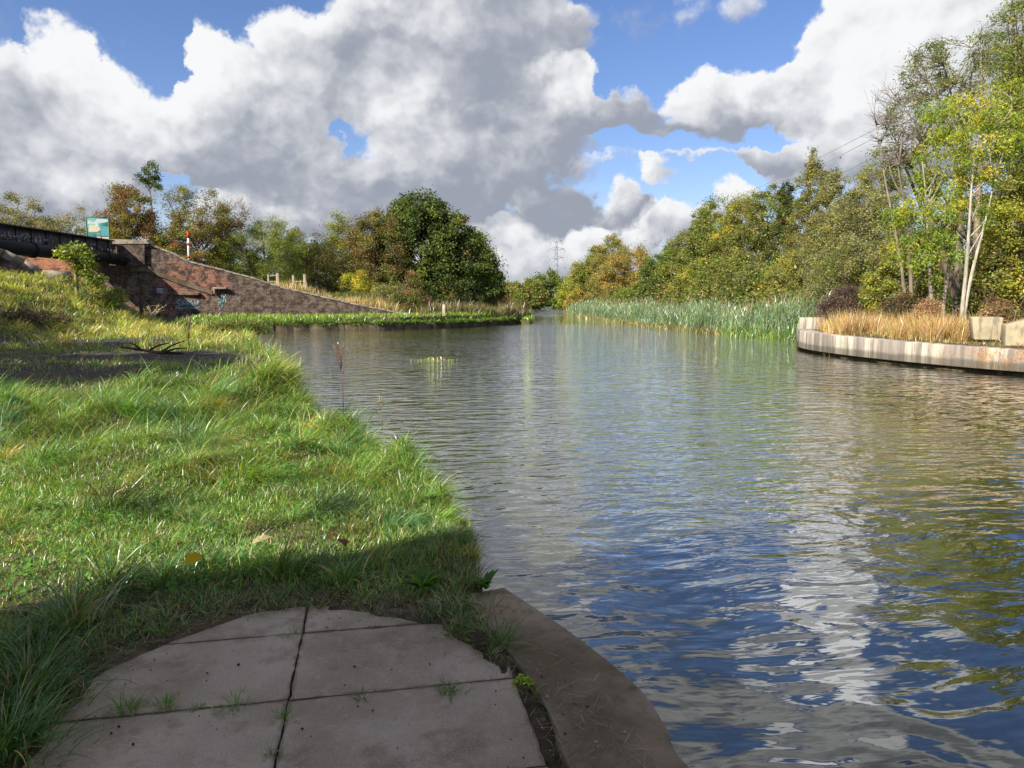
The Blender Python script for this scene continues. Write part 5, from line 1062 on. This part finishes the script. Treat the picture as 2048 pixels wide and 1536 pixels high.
# -- right bank, far to near
R_ = [  # u, y, top, hw, cols, wts, shape, leaf, label, extra
 (1168,122,535,34,YG+OL[:2],(3,3,2,2,2,2),'bush',.26,'yellow-green tree hanging over the water at the far end of the reeds',{}),
 (1152,114,580,16,GO+YG[:1],(2,2,2,2,2),'bush',.24,'small golden-yellow bush at the water end of the far right bank',{}),
 (1185,118,500,36,OL+YG[:2],(3,3,1,2,2,1),'round',.25,'olive rounded tree behind the far end of the reeds',{}),
 (1215,112,472,34,OL+GO[2:],(2,2,1,2,2,2),'round',.22,'taller loose-topped olive tree with sky showing through its crown',dict(bare=.2,twig=2)),
 (1250,98,492,48,GO+OL[:1],(1.6,3,4,3,3),'round',.2,'large pale golden tree, brightest autumn crown of the right bank',dict(twig=2.4,bark=(.27,.21,.14),tw_r=.03)),
 (1298,92,540,24,[(.36,.22,.02),(.32,.21,.025)]+YG[:1],(3,2,1),'bush',.2,'small bright orange-yellow bush beside the golden tree',{}),
 (1262,88,570,30,GR+OL[:2],(3,2,2,2,2,2),'bush',.18,'plain green bush below the golden tree by the reeds',{}),
 (1320,90,505,40,DG+GR[:2],(3,3,2,2,2,2),'round',.2,'deep green tree right of the golden tree',{}),
 (1305,84,560,30,DG,w4,'bush',.18,'dark low bush under the orange-yellow bush',{}),
 (1337,80,562,20,[(.085,.020,.018),(.12,.030,.025),(.06,.025,.018)],(3,2,1),'bush',.14,'dark wine-red bush behind the reeds',{}),
 (1362,86,470,44,OL+GR[:2],(3,3,2,2,2,2),'round',.2,'olive-green tree rising behind the wine-red bush',{}),
 (1420,84,405,46,OL+GR,(2,2,2,1,2,2,1,1),'round',.2,'tall wind-blown olive tree with ragged crown, left shoulder of the wood',{}),
 (1395,88,425,26,DG+OL[:2]+[(.16,.18,.11)],(2,2,1,1,2,2,2),'round',.2,'grey-green poplar top poking out left of the ragged olive tree',dict(aspect=.35)),
 (1390,72,520,46,OL+YG[:2],(3,3,1,2,1,1),'bush',.17,'broad olive bush over the middle of the reeds',{}),
 (1470,80,400,48,OL+YG[2:],(3,3,2,2,1,1),'round',.19,'warm olive tree in the middle of the wooded slope',{}),
 (1450,66,505,52,GR+OL,(2,2,1,2,2,2,1,1),'bush',.16,'mid-green bush in front of the warm olive tree',{}),
 (1525,76,375,46,OL+BR[:1]+GR[:1],(3,3,2,2,1,1),'round',.18,'olive tree with wispy dark top shoots on the skyline',dict(twig=2)),
 (1500,60,530,50,OL+GR[:2]+GY[:1],(3,2,2,1,2,1,2),'bush',.15,'rounded grey-olive bush close behind the reeds',{}),
 (1560,70,372,20,DG+BR[:1],(2,3,1,2,2),'spike',.17,'narrow dark poplar-like top on the skyline left of the willow',dict(twig=2)),
 (1555,58,520,30,YG+OL[:1],(3,3,2,2,2),'bush',.14,'yellow-green bush glowing above the reeds left of the sallow',{}),
 (1605,62,322,40,OL+BR[:1],(2,3,1,3,2),[(0,0,.4,.8,.8,.36,2),(.05,0,.70,.5,.5,.24,1),(.05,0,.93,.12,.15,.10,.25),(.6,0,.78,.3,.3,.1,.3)],.15,'thin twiggy tree with a spindly leader reaching highest on the middle skyline',dict(twig=3,bare=.2,bark=(.24,.19,.11),tw_r=.02)),
 (1590,52,470,44,OL+YG[:1],(3,3,1,3,1),'bush',.13,'tan-twigged willow scrub below the thin twiggy tree',dict(twig=3.4,bare=.18,bark=(.30,.24,.13),tw_r=.016)),
 (1560,48,585,42,GR+GY[:2],(2,2,1,2,2,2),'bush',.12,'low green bush standing directly over the right end of the reeds',{}),
 (1650,58,352,42,OL+GY,(2,2,1,2,2,2,1,1),'round',.14,'olive-grey tree between the thin twiggy tree and the sallow',{}),
 (1700,44,385,72,GY+OL+[(.20,.20,.09)],(3,3,2,1,2,2,1,2,2),'round',.115,'large grey-green sallow with small glinting leaves',dict(n_cl=420,n_leaf=85)),
 (1690,38,480,62,GY+OL[:2]+GR[:1],(3,2,2,1,2,2,2),'bush',.10,'lower grey-green sallow behind the purple thicket',dict(n_cl=260)),
 (1740,52,330,56,OL+GY[:2],(2,2,1,2,2,2),'round',.13,'olive tree half hidden by the leaning bare-branched ash',{}),
]
for (u, y, top, hw, c_, w_, sh, lf, lb, ex_) in R_:
    kw = dict(n_cl=int(120 + hw * 2.2), cl_r=max(.4, hw * y / F * .22), n_leaf=75, leaf=lf, cols=c_, wts=w_, shape=sh, group=RG, trunk=(.14, .2)); kw.update(ex_); hw *= 1.22
    if sh == 'spike': hw *= 1.5
    px_tree(('tree' if sh != 'bush' else 'bush') if 0 else ('woodland_tree' if sh != 'bush' else 'woodland_bush'), lb, 'tree' if sh != 'bush' else 'bush', u, y, top, hw, **kw)
# -- near right: ashes on the quay
def ash(label, u, y, top, lobes, **kw):
    x = (u - CU) / F * y; zg = float(ground_z([x], [y])[0]); k = y / F
    lb = [((lu - u) * k, dy, CAMZ + (HV - lv) * k - zg, ru * k, ru * k * .8, rv * k, wt) for lu, lv, ru, rv, wt, dy in lobes]
    if 'tpx' in kw: kw['tgts'] = [((tu - u) * k, .1, CAMZ + (HV - tv) * k - zg, (bu - u) * k) for tu, tv, bu in kw.pop('tpx')]
    return tree('ash_tree', label, 'tree', (x, y, zg), lb, group='ash trees on the quay', **kw)
AY = [(.145,.185,.022),(.20,.215,.024),(.10,.15,.020),(.27,.235,.026),(.065,.115,.018)]
ash('bright yellow-green young ash with forked pale trunk, left of the pale-trunked pair', 1880, 27.5, 200, [(1870,330,60,60,1.6,.3),(1840,430,60,50,1.2,-.3),(1800,500,50,38,.9,-.6),(1850,515,30,45,.6,-.7),(1905,380,55,50,1.2,.8),(1880,240,50,40,.8,.3),(1775,440,30,25,.3,-.3)], n_cl=115, cl_r=.36, n_leaf=72, leaf=.115, cols=AY, wts=(3,3,3,1.2,2), trunk=(.092,.45), tpx=[(1912,300,1880),(1850,330,1866)], bark=(.30,.265,.21), aspect=.32, droop=.75, twig=1.0, tw_r=.009)
ash('pale slim-trunked ash with yellow crown, right of the pale-trunked pair', 1918, 26, 195, [(1945,290,65,80,2.2,0),(1965,390,60,45,1.0,.5),(1900,250,50,45,1,.2),(1985,230,50,45,1,.2),(1990,430,40,40,.6,.2),(2020,330,50,50,.8,.4)], n_cl=115, cl_r=.36, n_leaf=72, leaf=.115, cols=AY, wts=(3,3.4,2,2,1), trunk=(.085,.5), tpx=[(1932,260,1918),(1962,360,1921)], bark=(.38,.34,.27), aspect=.32, droop=.75, twig=1.0, tw_r=.009)
ash('tall dark ash with bare upper branches leaning left over the yellow ashes', 1930, 33, 40, [(1830,170,60,55,1.2,0),(1790,250,55,45,.9,0),(1900,130,70,60,1.4,.5),(1960,180,70,80,1.4,.6),(1770,300,50,35,.5,-.3),(1870,240,70,60,1.0,.4),(1800,330,50,40,.4,0)], n_cl=190, cl_r=.46, n_leaf=40, leaf=.13, cols=GR+OL[:2], wts=(3,2,2,1,2,2), trunk=(.2,.25), stems=4, bark=(.20,.165,.12), aspect=.32, droop=.5, twig=2.8, bare=.30, tw_r=.016, spread=.4)
ash('tall full-leaved ash filling the top right corner', 2050, 31, 0, [(2020,90,70,90,2,0),(2050,220,70,100,2,.5),(1990,170,55,70,1.2,0),(2080,320,80,100,1.5,.5),(2010,290,50,70,1,0)], n_cl=300, cl_r=.46, n_leaf=72, leaf=.13, cols=GR+OL, wts=(3,3,2,2,2,2,1,1), trunk=(.2,.25), stems=3, bark=(.19,.155,.115), aspect=.34, droop=.55, twig=2.0, bare=.08, tw_r=.014, spread=.4)
x_ = (1745 - CU) / F * 31
ash('bare dead ash limb reaching left against the white cloud', 1815, 31, 190, [(1750,230,30,40,1,0),(1735,270,25,30,1,0),(1760,330,40,12,.6,0),(1780,260,40,60,1,0)], n_cl=60, cl_r=.55, n_leaf=0, leaf=.1, cols=GR, wts=w4, trunk=(.10,.3), stems=2, bark=(.23,.19,.15), twig=3.2, tw_r=.014)
for (u, y, top, hw, c_, w_, lf, lb, ex_) in ((2015,27,350,60,OL+YG[:2]+RU[:1],(2,2,2,1,2,2,1),.11,'tangled yellow and brown bush above the sloping concrete block',dict(twig=2.6,bark=(.28,.23,.17),n_leaf=45)),(1985,29,470,60,DG+OL[:2],(2,2,1,1,2,2),.11,'dark green undergrowth behind the upright concrete block',{}),
      (1775,33,470,52,OL+YG[:2]+GY[:1],(2,2,1,1,2,2,1),.105,'olive and lime bush left of the yellow ashes',dict(twig=2)),(1680,33.5,572,44,[(.055,.032,.035),(.085,.05,.045),(.05,.055,.025),(.12,.075,.05)],(3,3,2,2),.075,'bare purple-brown bramble thicket at the corner of the quay',dict(twig=4,n_leaf=26,bark=(.10,.065,.06),tw_r=.010)),
      (1800,30,590,40,BR+DG[:2]+[(.07,.035,.04)],(2,2,2,1,2,1,2),.09,'shadowy brown scrub between the bramble thicket and the yellow ash',dict(twig=2.5)),(1840,36,430,70,OL+GR[:2],(2,2,1,1,2,2),.12,'green tree filling the gap behind the yellow ashes',{}),(1990,24,608,18,[(.20,.12,.07),(.15,.09,.05),(.12,.11,.04)],(3,2,2),.08,'low pinkish-brown dock clump behind the concrete blocks',dict(twig=2)),
      (1850,25.5,600,17,[(.22,.14,.08),(.27,.17,.10),(.17,.13,.06)],(3,2,2),.06,'pinkish seeding willowherb clump in the dry grass left of the ashes',dict(twig=2.5)),(2040,36,250,80,GR+OL,(2,2,1,1,2,2,1,1),.13,'olive tree behind the tall corner ash',{}),(1940,40,330,70,OL+GY[:2],(2,2,1,1,2,2),.13,'grey-olive tree deep behind the pale-trunked pair',{})):
    kw = dict(n_cl=int(110 + hw * 1.6), cl_r=max(.3, hw * y / F * .24), n_leaf=75, leaf=lf, cols=c_, wts=w_, shape='bush', group='undergrowth on the quay', tw_r=.009); kw.update(ex_)
    px_tree('quay_bush', lb, 'bush', u, y, top, hw, **kw)
# understorey that reads as one mass behind the edge of the wood
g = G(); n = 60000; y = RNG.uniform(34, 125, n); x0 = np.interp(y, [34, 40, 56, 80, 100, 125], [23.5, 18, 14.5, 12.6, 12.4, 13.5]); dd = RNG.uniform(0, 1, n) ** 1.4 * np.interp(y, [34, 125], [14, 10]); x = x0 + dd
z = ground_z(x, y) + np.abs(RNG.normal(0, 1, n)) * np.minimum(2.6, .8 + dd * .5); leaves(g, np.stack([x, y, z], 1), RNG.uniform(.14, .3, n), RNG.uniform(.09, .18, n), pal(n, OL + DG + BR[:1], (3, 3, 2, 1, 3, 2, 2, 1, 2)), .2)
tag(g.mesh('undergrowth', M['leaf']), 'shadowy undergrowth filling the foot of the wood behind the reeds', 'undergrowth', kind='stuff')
# elder with big leaves before the bridge, and brambles on the hump
def px_plain(name, label, u, y, top, hw, **kw): return px_tree(name, label, 'bush', u, y, top, hw, **kw)
px_plain('elder_bush', 'leggy elder with big yellow-green leaves in front of the black pipe', 163, 35.5, 492, 34, n_cl=46, cl_r=.28, n_leaf=26, leaf=.17, cols=YG[:3] + GR, wts=(2,1,2,3,2,2,1), aspect=.5, twig=1.5, tw_r=.02, bark=(.22,.24,.10), shape=[(0,0,.78,.8,.8,.18,2),(.5,0,.62,.5,.5,.16,1),(.1,0,.4,.5,.5,.25,1),(.9,0,.35,.35,.3,.12,.5)])
px_plain('bramble_bush', 'arching bramble in front of the shaded brick abutment', 225, 37, 575, 34, n_cl=46, cl_r=.3, n_leaf=30, leaf=.12, cols=GR + OL[:2], wts=(2,2,2,1,1,1), twig=2, tw_r=.012, shape='bush')
px_plain('bramble_bush', 'dark dead-headed thistle patch on the grassy hump at the left edge', 60, 29, 618, 75, n_cl=120, cl_r=.22, n_leaf=26, leaf=.06, cols=[(.030,.022,.018),(.06,.045,.03),(.10,.10,.04)], wts=(3,2,1), twig=2, tw_r=.006, bark=(.12,.10,.06), shape='bush', deep=.5)
px_plain('cut_shrub', 'pale stubby cut shrub with upright bare stems before the red brickwork', 311, 39, 600, 20, n_cl=14, cl_r=.25, n_leaf=3, leaf=.07, cols=OL, wts=w4, stems=5, trunk=(.055,.2), twig=.8, tw_r=.02, bark=(.44,.37,.24), spread=.12, shape=[(-.6,0,.7,.3,.3,.3,1),(.6,0,.75,.3,.3,.25,1),(0,0,.6,.4,.3,.3,1)])
px_plain('bramble_bush', 'dull green weeds at the water tip of the shaded near bank', 480, 30, 662, 52, n_cl=80, cl_r=.25, n_leaf=60, leaf=.075, cols=[(.075,.10,.025),(.10,.12,.03),(.05,.075,.02),(.14,.12,.05)], wts=w4, shape='bush', deep=.4, tw_r=.008)
# tree off to the left whose shade falls on the cinder ground
def shade_tree(x, y, H, R2, lb, c_):
    tree('sycamore_tree', lb, 'tree', (x, y, float(ground_z([x], [y])[0])), [(0,0,H*.55,R2,R2,H*.42,3),(R2*.5,-.3,H*.45,R2*.6,R2*.6,H*.25,1),(-R2*.5,.4,H*.5,R2*.6,R2*.6,H*.25,1)], n_cl=170, cl_r=.7, n_leaf=70, leaf=.24, cols=c_, wts=w4, aspect=.75, trunk=(.22,.25), group='trees left of the near bank')
shade_tree(-18.2, 8.6, 10.2, 3.8, 'broad tree on the near bank, left of the view and nearest the camera', DG)
shade_tree(-23.0, 13.4, 10.6, 4.2, 'broad tree on the near bank, left of the view, middle one of three', GR)
shade_tree(-28.4, 18.4, 10.0, 4.0, 'broad tree on the near bank, left of the view, farthest of three', DG)
